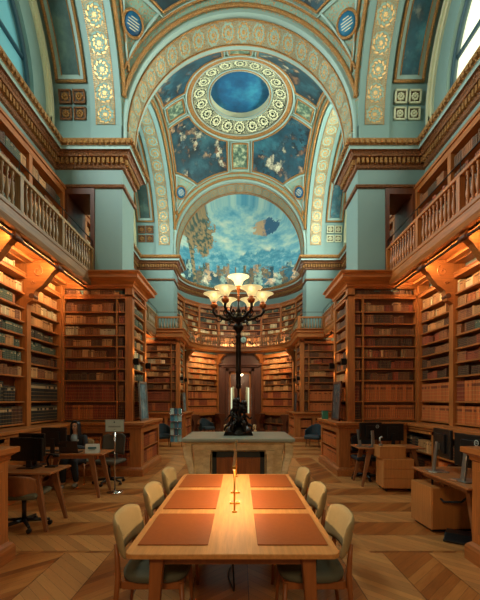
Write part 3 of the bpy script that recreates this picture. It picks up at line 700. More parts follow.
def bay_side(bi, yc, s):
    sd = 'left' if s < 0 else 'right'; bn = BN[bi]
    u = (0, -1) if s > 0 else (0, 1); n = (-s, 0)
    ya, yb = yc - 2.9 + .17, yc + 2.9 - .17        # between the pier cases
    def org(y_hi_or_lo): return (s * CW, 0)
    # shelving runs: a measured along u from origin at y=0
    def seg(y0, y1): return (min(y0 * u[1], y1 * u[1]), max(y0 * u[1], y1 * u[1]))
    o = (s * CW, 0)
    edges = [yb - 1.42 * k for k in range(4)]
    root = thing('wall_bookcase', 'tall wooden bookcase against the %s wall of the %s bay under the gallery' % (sd, bn), 'bookcase', (s * CW, yc, 0), group=None)
    st = []
    nb = 4
    ys = [yb - k * (yb - ya) / nb for k in range(nb + 1)]
    for k, y in enumerate(ys):
        st.append((*seg(y - .07, y + .07), -.2, .03, 1.16, 4.24))
    bars(root, 'pilaster', o, u, n, st)
    L_ = seg(ya - .07, yb + .07)
    bars(root, 'frieze', o, u, n, [(*L_, -.2, .02, 3.93, 3.99), (*L_, -.2, .035, 3.99, 4.015), (*L_, -.2, .02, 4.205, 4.24)], M['wood_y'])
    for k in range(nb):
        a0, a1 = seg(ys[k + 1] + .07, ys[k] - .07)
        desc = '%s wall bookcase, %s bay from the %s' % (sd, ORD[k + 1], ('pier' if bi == 0 else 'far pier'))
        shelving(root, o, u, n, a0, a1, ZR, 3.95, .22, wall_rows(s, k), desc, uniform=(0, 1) if (k == 0 or s > 0) else (0,))
        if s < 0: fill(o, u, n, a0, a1, 4.015, .18, ['tan', 'cream'], desc, 'topmost row', maxd=.2)
    # low cabinet below with ledge
    lx = 3.66; root = thing('low_wall_cabinet', 'long low wooden cabinet with a ledge below the %s wall bookcase of the %s bay' % (sd, bn), 'cabinet', (s * lx, yc, 0))
    o2 = (s * lx, 0)
    b = MB(); b.box(s * 3.60, s * 4.24, ya - .0, yb + .0, 1.10, 1.16); b.box(s * 3.63, s * 4.24, ya, yb, 1.05, 1.10); b.build('ledge', M['wood_y'], root, bevel=.01)
    b = MB(); b.box(s * 3.62, s * 4.0, ya, yb, 0, .14); b.build('plinth', M['wood_y'], root)
    it = []
    for y in ys: it.append((*seg(y - .08, y + .08), -.3, 0, .14, 1.05))
    it += [(*seg(ya, yb), -.3, 0, .98, 1.05), (*seg(ya, yb), -.3, 0, .14, .2)]
    bars(root, 'frame', o2, u, n, it)
    for k in range(nb):
        a0, a1 = seg(ys[k + 1] + .08, ys[k] - .08)
        if s > 0: shelving(root, o2, u, n, a0, a1, [.2, .6], .98, .3, [['orange', 'dark'], ['dark', 'tan', 'black']], '%s low cabinet, %s bay section %d' % (sd, bn, k + 1))
        else:
            b = MB(); b.obox(o2, u, n, a0, a1, -.04, -.02, .2, .98); b.obox(o2, u, n, a0 + .1, a1 - .1, -.02, -.005, .3, .88); b.build('panel', M['wood_z'], root)
    # gallery balcony
    fx = 3.32; y0, y1 = yc - 2.9 - .0 + .0, yc + 2.9 + .0
    root = thing('gallery_balcony', 'wooden gallery floor projecting over the %s wall bookcase of the %s bay' % (sd, bn), 'balcony', (s * fx, yc, 4.24))
    ye0, ye1 = y0 - .45, y1 - .30
    if bi == 1: ye1 = y1 - .4
    b = MB(); b.box(s * (fx + .1), s * 4.2, y0, y1, 4.34, 4.488); b.build('floor_slab', M['wood_y'], root)
    b = MB()
    b.box(s * (fx + .06), s * 4.0, y0, y1, 4.28, 4.34)
    b.box(s * (fx + .10), s * (fx + .18), y0, y1, 4.22, 4.28); b.box(s * 3.86, s * 4.0, y0, y1, 4.22, 4.28)
    for y in ys: b.box(s * (fx + .1), s * 4.0, y - .08, y + .08, 4.22, 4.28)
    b.build('soffit_panelling', M['wood_y'], root, bevel=.008)
    b = MB(); b.loft([(s * (fx + .03), s * (fx + .2), y0, y1, 4.22), (s * (fx + .01), s * (fx + .2), y0, y1, 4.27), (s * (fx - .0), s * (fx + .2), y0, y1, 4.30), (s * (fx - .0), s * (fx + .2), y0, y1, 4.43), (s * (fx - .015), s * (fx + .2), y0, y1, 4.445), (s * (fx - .015), s * (fx + .2), y0, y1, 4.49)])
    b.build('fascia', M['grey_wood'] if s < 0 else M['wood_y'], root)
    for k in range(1, nb):
        y = ys[k]
        # scroll bracket: silhouette in (distance from wall face, height)
        xo = CW - .02; W = xo - fx - .1
        sil = [(0, 4.22), (W, 4.22), (W + .03, 4.17), (W - .01, 4.11)]
        sil += [(W * .92 - W * .75 * math.sin(PI / 2 * q / 8), 4.09 - .30 * (1 - math.cos(PI / 2 * q / 8))) for q in range(0)]
        sil += [(W * .82, 4.03), (W * .66, 3.90), (W * .52, 3.80), (W * .36, 3.73), (.17, 3.70), (.14, 3.60), (.12, 3.52), (.05, 3.48), (0, 3.44)]
        b = MB(); b.extrude(sil, lambda a, c_, d: (s * (xo - a), y + d, c_), -.075, .075)
        br = b.build('bracket', M['wood_x'], root, bevel=.008)
        g = MB()
        for sg in (-1, 1):
            g.tube([(s * (xo - .21 - (.015 + .008 * q) * math.cos(q * .62)), y + sg * .077, 4.06 + (.015 + .008 * q) * math.sin(q * .62)) for q in range(13)], .014, 5)
            g.tube([(s * (xo - .12 - (.01 + .004 * q) * math.cos(q * .62)), y + sg * .077, 3.86 + (.01 + .004 * q) * math.sin(q * .62)) for q in range(11)], .010, 5)
        g.build('carving', M['wood_x'], br, smooth=True)
        g = MB(); g.tube([(s * (fx + .10), y - .1, 4.13), (s * (fx + .10), y + .1, 4.13)], .045, 10); g.build('scroll_roll', M['dark_wood'], br, smooth='auto'); g = MB(); g.tube([(s * (xo - .1), y - .085, 3.60), (s * (xo - .1), y + .085, 3.60)], .05, 10); g.build('scroll_roll', M['dark_wood'], br, smooth='auto')
    # linear lamp below the balcony
    for k in range(nb):
        yA, yB = ys[k + 1] + .12, ys[k] - .12
        root = thing('strip_lamp', 'thin black strip lamp under the %s gallery, %s one from the %s pier' % (sd, ORD[k + 1], 'central' if bi == 0 else 'far'), 'lamp', (s * 3.42, (yA + yB) / 2, 4.12), group='strip lamps under the galleries')
        g = MB(); g.box(-.022, .022, -(yB - yA) / 2, (yB - yA) / 2, -.012, .012); L('housing', g, M['metal_b'], root)
        g = MB()
        for q in (-.35, .35): g.tube([(0, q, 0), (0, q, .17)], .005, 5)
        L('hanger', g, M['metal_b'], root)
        g = MB(); g.box(-.008, .008, -(yB - yA) / 2, (yB - yA) / 2, .0125, .018); L('diffuser', g, STRIP_EM, root)
        li = lamp('strip_light', 'AREA', (s * 3.43, (yA + yB) / 2, 4.145), STRIP_P[s] * (1.0 if bi == 0 else .8), WARM, (0, s * math.radians(-72), 0), .03, yB - yA)
    # balustrade
    root = thing('balustrade', 'turned wooden balustrade along the %s gallery of the %s bay' % (sd, bn), 'balustrade', (s * fx, yc, 4.49))
    bx = fx + .06; cnt = 0
    b = MB(); b.box(s * (bx - .045), s * (bx + .045), ye0 if bi else y0, y1 - .02, 5.05, 5.11); b.build('handrail', M['wood_y'] if s > 0 else M['bal_y'], root, bevel=.012)
    b = MB(); b.box(s * (bx - .04), s * (bx + .04), y0, y1 - .02, 4.49, 4.53); b.build('bottom_rail', M['wood_y'] if s > 0 else M['bal_y'], root)
    b = MB()
    b.tube([(s * bx, y0, 5.30), (s * bx, y1 - .02, 5.30)], .011, 6)
    for k in range(5): y = y0 + .05 + (y1 - y0 - .1) * k / 4; b.tube([(s * bx, y, 5.1), (s * bx, y, 5.30)], .008, 6)
    b.build('safety_rail', M['metal_b'], root, smooth='auto')
    pm = MB(); pm.box(-.045, .045, -.045, .045, 4.53, 5.05); p0 = L('post', pm, M['wood_z'] if s > 0 else M['bal'], root)
    posts = [y0 + .06] + ys[1:-1][::-1] + [y1 - .07]; pm_first = True
    for y in posts:
        q = p0 if pm_first else p0.copy()
        if not pm_first: COL.objects.link(q); q.parent = root
        q.matrix_parent_inverse = Matrix(); q.location = (0, y - yc, -4.49); pm_first = False
        q.location.x = s * .06
    bm_ = MB(); bm_.lathe([(.028, 4.53), (.028, 4.57), (.016, 4.59), (.022, 4.62), (.034, 4.68), (.036, 4.72), (.026, 4.80), (.015, 4.88), (.014, 4.92), (.024, 4.94), (.014, 4.96), (.018, 4.99), (.027, 5.01), (.027, 5.05)], (0, 0, 0), 10)
    bo = L('baluster', bm_, M['wood_z'] if s > 0 else M['bal'], root, smooth=True); first = True
    for k in range(46):
        y = y0 + .12 + k * (y1 - y0 - .24) / 45
        if any(abs(y - p) < .085 for p in posts): continue
        q = bo if first else bo.copy()
        if not first: COL.objects.link(q); q.parent = root
        q.matrix_parent_inverse = Matrix(); q.location = (s * .06, y - yc, -4.49); first = False
    # gallery bookcase
    root = thing('gallery_bookcase', 'wooden bookcase with books lining the %s gallery wall of the %s bay' % (sd, bn), 'bookcase', (s * CW, yc, 4.49))
    ya2, yb2 = yc - 2.88, yc + 2.88; ys2 = [yb2 - .05 - k * 1.37 for k in range(5)]
    it = [(*seg(y - .055, y + .055), -.2, .015, 4.49, 6.36) for y in ys2 + [ya2 + .05]]
    bars(root, 'stile', o, u, n, it, M['wood_z'])
    bars(root, 'cornice', o, u, n, [(*seg(ya2, yb2), -.21, .02, 6.34, 6.46), (*seg(ya2, yb2), -.21, .05, 6.46, 6.50), (*seg(ya2, yb2), -.21, .035, 6.50, 6.54)], M['wood_y'])
    bars(root, 'plinth', o, u, n, [(*seg(ya2, yb2), -.2, .01, 4.49, 4.62)], M['wood_y'])
    gp = [['brown', 'tan'], ['green', 'tan', 'cream'], ['tan', 'green', 'brown'], ['cream', 'brown', 'green'], ['tan', 'dark', 'green']] if s < 0 else [['dark', 'brown'], ['orange', 'dark'], ['brown', 'dark', 'black'], ['dark', 'red'], ['dark', 'brown']]
    for k in range(4 if bi == 0 else 4):
        a0, a1 = seg(ys2[k + 1] + .055, ys2[k] - .055)
        shelving(root, o, u, n, a0, a1, [4.64, 5.00, 5.34, 5.68, 6.02], 6.34, .2, gp, '%s gallery bookcase, %s bay from the pier' % (sd, ORD[k + 1]), fat=1.25)
M['bal_y'] = wood('handrail_wood', '#9a7b52', 'y', 0.4)
STRIP_EM = emis('strip_lamp_glow', '#ffb266', 3.0); STRIP_P = {-1: 34, 1: 22}
for bi, yc in enumerate(BAYS):
    for s in (-1, 1): bay_side(bi, yc, s)

# ---- pier bookcases
def prof_box(b, x_in, x_out, y0, y1, s, prof, ax=.8, ay=1.25, mat=0):
    b.loft([(s * (x_in - o * ax), s * x_out, y0 - o * ay, y1 + o * ay, z) for o, z in prof], mat)
RN = ['nearest', 'middle', 'far']
for pi_, (y0, y1) in enumerate(PIERS):
    cy = (y0 + y1) / 2
    for s in (-1, 1):
        sd = 'left' if s < 0 else 'right'; red = ['orange'] if s > 0 else ['red', 'orange']
        # low cabinet round the foot of the pier
        lx, ly0, ly1 = (2.40, cy - .94, 3.93) if pi_ == 0 else (2.15, cy - .94, cy + .92)
        lo = thing('low_bookcase', 'low capped wooden bookcase round the foot of the %s pier, %s side' % (RN[pi_], sd), 'bookcase', (s * lx, cy, 0))
        xo = 3.62
        b = MB(); prof_box(b, lx, xo, ly0, ly1, s, [(.05, 0), (.05, .13), (.035, .16), (.0, .19), (0, .2)], 1, 1); b.build('plinth', M['wood_y'], lo)
        b = MB(); prof_box(b, lx, xo, ly0, ly1, s, [(0, 1.02), (.02, 1.04), (.02, 1.07), (.06, 1.10), (.08, 1.11), (.08, 1.16), (0.07, 1.165)], 1, 1); b.build('cap', M['wood_y'], lo)
        b = MB(); b.box(s * (lx + .24), s * xo, ly0 + .26, ly1 - .24, .2, 1.02); b.build('core', M['back'], lo)
        b = MB(); b.box(s * (lx + .002), s * xo, ly1 - .02, ly1 - .002, .2, 1.02); b.box(s * (lx + .14), s * (xo - .1), ly1 - .002, ly1 + .012, .3, .92); b.build('end_panel', M['wood_z'], lo)
        # nave face
        u = (0, -1) if s > 0 else (0, 1); n = (-s, 0); o = (s * lx, 0)
        def seg(a, c): return (min(a * u[1], c * u[1]), max(a * u[1], c * u[1]))
        pw = .52 if pi_ == 0 else .13
        bars(lo, 'corner_pilaster', o, u, n, [(*seg(ly0, ly0 + .13), -.24, 0, .2, .93), (*seg(ly1 - pw, ly1), -.24, 0, .2, .93), (*seg(ly0, ly1), -.24, 0, .93, 1.02)])
        a0, a1 = seg(ly0 + .13, ly1 - pw)
        if pi_ == 0: bars(lo, 'raised_panel', o, u, n, [(*seg(ly1 - .42, ly1 - .1), 0, .014, .3, .93)])
        shelving(lo, o, u, n, a0, a1, [.22, .58], .93, .22, [red, red], 'low bookcase facing the nave at the %s pier, %s side' % (RN[pi_], sd), uniform=(0, 1))
        # front face
        u2 = (1, 0); n2 = (0, -1); xa, xb = (lx, xo) if s > 0 else (-xo, -lx); o2 = (0, ly0)
        ww = []
        for k in range(3): c = (lx + .13 + (xo - .1 - lx - .13) * k / 2) * s; ww.append(c)
        its = [(min(s * (lx + .002), s * (lx + .2)), max(s * (lx + .002), s * (lx + .2)), -.24, -.001, .2, .929), (min(xa, xb) + .002, max(xa, xb) - .002, -.24, -.001, .93, 1.02), (min(s * 2.86, s * 2.98), max(s * 2.86, s * 2.98), -.24, -.001, .2, .93), (min(s * 3.5, s * 3.62), max(s * 3.5, s * 3.62), -.24, -.001, .2, .93)]
        bars(lo, 'front_frame', o2, u2, n2, its)
        for (p, q), kk in (((2.35, 2.86), 'inner'), ((2.98, 3.5), 'outer')):
            shelving(lo, o2, u2, n2, min(s * p, s * q), max(s * p, s * q), [.22, .58], .93, .24, [red, red], 'low bookcase front, %s opening, %s %s pier' % (kk, RN[pi_], sd), uniform=(0, 1), zfront=.03)
        if pi_ == 0: pass
        # tall case
        tx, ty0, ty1 = 2.42, y0 - .17, y1 + .17; case = 'tall %s bookcase at the %s pier' % (sd, RN[pi_])
        if pi_ == 0: continue
        ta = thing('pier_bookcase', 'tall wooden bookcase wrapped round the %s pier on the %s under a heavy cornice' % (RN[pi_], sd), 'bookcase', (s * tx, cy, 1.16))
        ztop = 4.2
        b = MB(); prof_box(b, tx, 4.0, ty0, ty1, s, [(0, ztop - .02), (.03, ztop), (.03, ztop + .05), (.09, ztop + .10), (.2, ztop + .14), (.21, ztop + .15), (.21, ztop + .22), (.24, ztop + .24), (.27, ztop + .26), (.27, ztop + .28)], .82, 1.1)
        b.build('cornice', M['wood_x'], ta)
        it = [(*seg(ty0, ty0 + .15), -.165, 0, 1.165, ztop), (*seg(ty1 - .15, ty1), -.27, 0, 1.165, ztop), (*seg(ty0 + .001, ty1 - .001), -.165, -.001, 3.93, 3.99), (*seg(ty0 + .001, ty1 - .001), -.165, -.001, 4.16, 4.199), (*seg(ty0 - .02, ty1 + .02), -.165, .02, 3.991, 4.021)]
        o = (s * tx, 0); bars(ta, 'nave_frame', o, u, n, it)
        a0, a1 = seg(ty0 + .15, ty1 - .15)
        side_p = [['brown', 'dark'], ['green', 'dark'], ['tan', 'green'], ['green', 'cream'], ['cream', 'green', 'tan'], ['green', 'tan'], ['cream', 'tan', 'green'], ['green'], ['green']] if s < 0 else [['orange'], ['orange'], ['orange', 'tan'], ['dark', 'orange'], ['dark', 'orange'], ['dark', 'brown'], ['dark', 'brown'], ['brown', 'dark'], ['dark']]
        shelving(ta, o, u, n, a0, a1, ZR, 3.93, .25, side_p, case + ', nave side')
        fill(o, u, n, a0, a1, 4.02, .13, ['tan', 'green'], case + ', nave side', 'topmost row', maxd=.2)
        o2 = (0, ty0); 
        def sx(a, c): return (min(s * a, s * c), max(s * a, s * c))
        it = [(*sx(2.422, 2.585), -.165, -.001, 1.165, ztop - .02), (*sx(2.76, 2.79), -.165, -.001, 1.165, 3.93), (*sx(3.96, 4.0), -.165, -.001, 1.165, ztop), (*sx(2.42, 4.0), -.165, -.001, 3.93, 4.0), (*sx(2.42, 4.0), -.165, .02, 3.99, 4.02), (*sx(2.42, 4.0), -.165, -.001, 4.16, 4.2)]
        bars(ta, 'front_frame', o2, u2, n2, it)
        fp = [['red', 'orange'], ['red'], ['brown', 'tan', 'dark'], ['brown', 'red'], ['brown', 'tan'], ['tan', 'brown', 'dark'], ['tan', 'brown', 'cream'], ['brown', 'tan'], ['brown', 'tan', 'dark']] if s < 0 else [['orange'], ['orange'], ['dark', 'red', 'brown'], ['dark', 'red'], ['brown', 'red', 'tan'], ['brown', 'dark', 'red'], ['red', 'brown', 'tan'], ['dark', 'brown'], ['tan', 'brown', 'red']]
        shelving(ta, o2, u2, n2, *sx(2.79, 3.96), ZR, 3.93, .165, fp, case, uniform=(0, 1), zfront=.02)
        shelving(ta, o2, u2, n2, *sx(2.585, 2.76), ZR, 3.93, .165, [['dark', 'red', 'brown']], case + ', narrow column', zfront=.02)
        fill(o2, u2, n2, *sx(2.6, 3.94), 4.02, .13, ['tan', 'brown'] if s < 0 else ['dark'], case, 'topmost row', maxd=.15)
        # cube wall lamps on the nave pilasters
        for yy, w_ in ((ty0 + .075, 'near'), (ty1 - .075, 'rear')):
            sc_ = thing('wall_lamp', 'small black cube lamp on the %s edge of the %s pier bookcase, %s side' % (w_, RN[pi_], sd), 'lamp', (s * (tx - .075), yy, 2.52))
            g = MB(); g.box(-.055, .055, -.05, .05, -.075, .075); L('housing', g, M['metal_b'], sc_, bevel=.006)
            g = MB(); g.box(s * .055, s * .075, -.03, .03, -.05, .05); L('wall_plate', g, M['metal_b'], sc_)
            for d, rx in ((-.1, 0), (.1, PI)): lamp('sconce_beam', 'SPOT', (s * (tx - .06), yy, 2.52 + d), 9, (1, .62, .28), (rx, 0, 0), radius=.02, spot=math.radians(95))

# ---- apse: lower bookcases, door, gallery, upper bookcases
M['ap_wood'] = wood('apse_case_wood', '#a9632c', 'z')
for s in (-1, 1):
    sd = 'left' if s < 0 else 'right'
    A, B_ = Vector((s * 2.50, 17.75)), Vector((s * 1.10, 19.65))
    if s > 0: A, B_ = B_, A
    u = (B_ - A).normalized(); n = Vector((u.y, -u.x)); Lc = (B_ - A).length; o = (A.x, A.y)
    if n.y > 0: n = -n
    u = (u.x, u.y); n = (n.x, n.y)
    root = thing('apse_bookcase', 'glowing bookcase standing slantwise %s of the mirrored door in the apse' % sd, 'bookcase', (*((A + B_) / 2), 0))
    bars(root, 'frame', o, u, n, [(0, .1, -.3, 0, 1.03, 3.95), (Lc - .1, Lc, -.3, 0, 1.03, 3.95), (0, Lc, -.3, 0, 3.78, 3.95), (0, Lc, -.3, .05, .98, 1.03)], M['ap_wood'])
    zz = [1.05, 1.38, 1.75, 2.12, 2.42, 2.70, 2.98, 3.24, 3.5]
    shelving(root, o, u, n, .1, Lc - .1, zz, 3.78, .25, [['orange'], ['orange', 'red'], ['red', 'orange'], ['brown', 'tan'], ['brown', 'tan', 'dark'], ['tan', 'orange'], ['tan', 'orange'], ['tan'], ['tan', 'orange']], '%s apse bookcase' % sd, uniform=(0, 1, 2))
    root = thing('apse_low_cabinet', 'low dark wooden cabinet below the slanted %s apse bookcase' % sd, 'cabinet', (*((A + B_) / 2), 0))
    bars(root, 'frame', o, u, n, [(0, .1, -.3, .1, 0, .98), (Lc - .1, Lc, -.3, .1, 0, .98), (0, Lc, -.3, .1, 0, .12), (0, Lc, -.3, .1, .9, .98)], M['ap_wood'])
    shelving(root, o, u, n, .1, Lc - .1, [.12, .5], .9, .2, [['dark', 'red'], ['dark', 'red', 'brown']], '%s apse low cabinet' % sd)
    # carved bracket legs in front of the low cabinets
    for q, nm in ((.2, 'a'), (Lc - .2, 'b')):
        ctr = Vector(o) + Vector(u) * q + Vector(n) * .3
        g = MB(); pr = [(.0, 0), (.26, 0), (.27, .1), (.16, .22), (.10, .45), (.12, .62), (.25, .80), (.28, .96), (.0, .98)]
        inn = (s > 0 and q < 1) or (s < 0 and q > 1)
        g.extrude([(a, z) for a, z in pr] + [(-a, z) for a, z in pr[::-1][1:-1]], lambda a, c_, d: (ctr.x + u[0] * a + n[0] * d, ctr.y + u[1] * a + n[1] * d, c_), -.18, .1)
        tag(g.build('carved_console', M['dark_wood'], bevel=.02), 'carved waisted wooden console at the %s end of the %s apse cabinet' % ('door' if inn else 'outer', sd), 'console')
    # brackets below the gallery at both ends of the case
    for q, w_ in ((.05, 0), (Lc - .05, 1)):
        ctr = Vector(o) + Vector(u) * q
        sil = [(0, 4.0), (.42, 4.0), (.44, 3.92), (.30, 3.84), (.16, 3.70), (.14, 3.55), (.06, 3.5), (0, 3.4)]
        g = MB(); g.extrude(sil, lambda a, c_, d: (ctr.x + n[0] * a + u[0] * d, ctr.y + n[1] * a + u[1] * d, c_), -.07, .07)
        g.build('bracket', M['ap_wood'], [c for c in bpy.data.objects if c.name.startswith('apse_bookcase') and c.parent is None][-1], bevel=.01)
    lamp('apse_strip', 'AREA', (s * 1.45, 18.2, 3.88), 25, WARM, (math.radians(38), 0, s * math.radians(-36)), 1.5, .08)
# door wall
dY = 19.75
b = MB(); b.box(-1.15, -.62, dY, dY + .25, 0, 3.95); b.box(.62, 1.15, dY, dY + .25, 0, 3.95); b.box(-.62, .62, dY, dY + .25, 3.2, 3.95); b.box(-1.3, 1.3, dY + .1, dY + .25, 3.3, 4.12); struct(b.build('wall_back', M['dark_wood']))
dr = thing('door_3', None, None, (0, dY, 0)); dr['kind'] = 'structure'
b = MB(); b.box(-.74, -.58, dY - .06, dY, 0, 3.3); b.box(.58, .74, dY - .06, dY, 0, 3.3); b.box(-.74, .74, dY - .06, dY, 3.14, 3.3); b.box(-1.1, 1.1, dY - .18, dY, 3.44, 3.54); b.box(-1.0, 1.0, dY - .12, dY, 3.36, 3.44)
b.build('door_frame', M['dark_wood'], dr, bevel=.01)
b = MB(); b.box(-.58, -.48, dY + .05, dY + .1, 0, 3.14); b.box(.48, .58, dY + .05, dY + .1, 0, 3.14); b.box(-.05, .05, dY + .05, dY + .1, 0, 3.14); b.box(-.58, .58, dY + .05, dY + .1, 3.0, 3.14); b.box(-.58, .58, dY + .06, dY + .1, 0, .95); b.build('door_leaf', M['ap_wood'], dr)
t = NT('door_glass'); t.b.inputs['Transmission Weight'].default_value = 1.0; t.col(hexc('#e6ece6')); t.b.inputs['IOR'].default_value = 1.08; DG = t.set(.03)
b = MB(); b.box(-.48, -.05, dY + .07, dY + .08, .95, 3.0); b.box(.05, .48, dY + .07, dY + .08, .95, 3.0); b.build('glass', DG, dr)
for s in (-1, 1):
    g = MB(); g.lathe([(.10, 0), (.16, .04), (.16, .1), (.09, .16), (.13, .26), (.06, .36), (.001, .38)], (s * .86, dY - .3, 0), 14, sq=.8); g.tube([(s * .86, dY - .3, .3), (s * .72, dY - .3, .36), (s * .64, dY - .3, .24), (s * .70, dY - .3, .16)], [.06, .06, .05, .02], 8)
    tag(g.build('stone_scroll', M['marble'], smooth=True), 'pale carved stone scroll on the floor %s of the mirrored door' % ('left' if s < 0 else 'right'), 'ornament')
# stand-ins behind the glass for the curtained windows reflected in the door
for s in (-1, 1):
    wn = thing('reflected_window', 'bright curtained window added behind the apse door as its reflection, %s one' % ('left' if s < 0 else 'right'), 'window', (s * .62, 23.0, 1.4))
    g = MB(); g.box(-.2, .2, .08, .1, -.6, 1.0); L('window_pane', g, emis('reflected_pane_glow', '#d8e4c8', .8), wn)
    g = MB()
    for q in (0, 1, 7, 8): g.lathe([(.035, -.62), (.03, 1.05)], (-.24 + .06 * q, .04, 0), 8)
    L('curtain', g, plain('curtain_cloth', '#b8b89a', .9), wn, smooth=True)
lamp('reflected_room_fill', 'POINT', (0, 21.6, 3.2), 110, (1, .75, .5), radius=.2)  # added lamp that lights the made-up room behind the door
# apse gallery
gp = [(-3.32, 15.02), (-2.28, 15.02), (-2.28, 16.2), (-2.33, 17.2)]; gp += [(-2.33 * math.cos(PI * k / 20), AY + 2.33 * math.sin(PI * k / 20)) for k in range(1, 20)]; gp += [(2.33, 17.2), (2.28, 16.2), (2.28, 15.02), (3.32, 15.02)]
gp_r = gp[::-1]          # direction right to left: interior on the left
inner = [(p[0], p[1]) for p in gp]
ga = thing('apse_gallery', 'curved wooden gallery floor running round the apse', 'balcony', (0, 18.5, 4.2))
def outward(path, d): return offset_path(path, d)
zf0, zf1, zf2 = 4.12, 4.36, 4.96
b = MB(); rin = [Vector(p) for p in gp_r]; rout = outward(gp_r, -.95)
sweep(b, gp_r, [(-.12, zf0 - .04), (.0, zf0 + .03), (.0, zf1 - .06), (.05, zf1 - .03), (.05, zf1), (-.1, zf1)], [0] * 5); b.build('fascia', M['wood_x'], ga, fix=False)
b = MB()
ro = [Vector((p.x * 1.31, AY + (p.y - AY) * 1.31)) if p.y > 17.0 else Vector((2.69 * (1 if p.x > 0 else -1), p.y)) for p in rin]
for i in range(len(rin) - 1):
    for z in (zf0, zf1 - .01): b.face([(rin[i].x, rin[i].y, z), (rin[i + 1].x, rin[i + 1].y, z), (ro[i + 1].x, ro[i + 1].y, z), (ro[i].x, ro[i].y, z)])
b.build('floor_slab', M['wood_y'], ga, fix=False)
bl = thing('balustrade', 'turned wooden balustrade curving round the apse gallery with a clock on its front', 'balustrade', (0, 18.5, zf1))
def rail(b, path, w_, z0, z1):
    a, c = offset_path(path, w_), offset_path(path, -w_)
    for i in range(len(path) - 1):
        P = [a[i], a[i + 1], c[i + 1], c[i]]
        b.raw([(p.x, p.y, z) for z in (z0, z1) for p in P], [(0, 3, 2, 1), (4, 5, 6, 7), (0, 1, 5, 4), (1, 2, 6, 5), (2, 3, 7, 6), (3, 0, 4, 7)])
gb = [(p.x, p.y) for p in offset_path(gp_r, -.06)]
b = MB(); rail(b, gb, .045, zf2 - .06, zf2); b.build('handrail', M['wood_x'], bl)
b = MB(); rail(b, gb, .04, zf1, zf1 + .04); b.build('bottom_rail', M['wood_x'], bl)
b = MB(); b.tube([(p[0], p[1], zf2 + .18) for p in gb], .010, 6); b.build('safety_rail', M['metal_b'], bl, smooth='auto')
first = None; posts_at = [0, 1, 3, 7, 10, 16, 19, 23, 25, 26]
for k in sorted(set(posts_at)):
    if k >= len(gb): continue
    g = MB(); g.box(gb[k][0] - .05, gb[k][0] + .05, gb[k][1] - .05, gb[k][1] + .05, zf1, zf2 + .02); g.build('post', M['wood_z'], bl)
bm_ = MB(); hh = zf2 - zf1 - .06; bm_.lathe([(r, (z - 4.53) / .52 * (hh - .04) + .04) for r, z in [(.028, 4.53), (.028, 4.57), (.016, 4.59), (.022, 4.62), (.034, 4.68), (.036, 4.72), (.026, 4.80), (.015, 4.88), (.014, 4.92), (.024, 4.94), (.014, 4.96), (.018, 4.99), (.027, 5.01), (.027, 5.05)]], (0, 0, 0), 8)
bo = None; cnt = 0
for p, t_, n_ in along(gb, .115, .03):
    if bo is None: bo = L('baluster', bm_, M['bal'], bl, smooth=True); q = bo
    else: q = bo.copy(); COL.objects.link(q); q.parent = bl
    q.matrix_parent_inverse = Matrix(); q.location = (p.x, p.y - 18.5, 0); cnt += 1
ck = thing('gallery_clock', 'small round clock with iron scrollwork on the front of the apse gallery', 'clock', (.17, 19.38, 4.72))
g = MB(); g.lathe([(.15, 0), (.16, .03), (.15, .05), (.001, .052)], (0, 0, 0), 24, 0, Matrix.Rotation(PI / 2, 3, 'X')); L('clock_face', g, plain('clock_dial', '#a9c4b4', .4), ck, smooth='auto')
g = MB(); g.tube([(.165 * math.cos(2 * PI * k / 24), -.03, .165 * math.sin(2 * PI * k / 24)) for k in range(24)], .02, 6, closed=True); L('rim', g, M['bronze'], ck, smooth=True)
g = MB(); g.box(-.006, .006, -.06, -.055, 0, .11); g.box(0, .08, -.06, -.055, -.006, .006); L('hands', g, M['ink'], ck)
for sg in (-1, 1):
    g = MB(); g.tube([(sg * (.2 + .035 * q), -.02, -.1 + .06 * math.sin(q * .7) - .012 * q) for q in range(16)], .018, 6)
    g.tube([(sg * (.42 + (.02 + .012 * q) * math.cos(q * .6)), -.02, -.1 + (.02 + .012 * q) * math.sin(q * .6)) for q in range(12)], .014, 6)
    L('scrollwork', g, M['bronze'], ck, smooth=True)
# upper apse shelving, chords between pilasters
N = 8; R2 = AR - .04; ub = thing('apse_upper_bookcase', 'curved wooden bookcase above the apse gallery following the round wall', 'bookcase', (0, 20.0, zf1))
for k in range(N):
    a, c = PI * k / N, PI * (k + 1) / N
    A, B_ = Vector((R2 * math.cos(c), AY + R2 * math.sin(c))), Vector((R2 * math.cos(a), AY + R2 * math.sin(a)))
    u = (B_ - A).normalized(); n = Vector((u.y, -u.x)); mid = (A + B_) / 2
    if n.dot(Vector((0, AY)) - mid) < 0: n = -n
    Lc = (B_ - A).length; o = (A.x, A.y); u = tuple(u); n = tuple(n); 
    bars(ub, 'stile', o, u, n, [(-.03, .06, -.05, .16, zf1, 6.55), (Lc - .06, Lc + .03, -.05, .16, zf1, 6.55)], M['wood_z'])
    bars(ub, 'cornice', o, u, n, [(0, Lc, -.05, .15, 6.36, 6.5), (-.02, Lc + .02, -.05, .2, 6.5, 6.56)], M['wood_x'])
    oo = (o[0] + n[0] * .14, o[1] + n[1] * .14)
    shelving(ub, oo, u, n, .06, Lc - .06, [4.42, 4.74, 5.04, 5.34, 5.64, 5.92, 6.14], 6.36, .13, [['tan', 'brown'], ['orange', 'tan', 'brown'], ['cream', 'brown', 'tan'], ['brown', 'dark', 'cream'], ['cream', 'brown', 'green'], ['brown', 'dark', 'tan'], ['green', 'tan', 'dark']], 'upper apse bookcase, bay %s from the right' % ORD[k + 1])
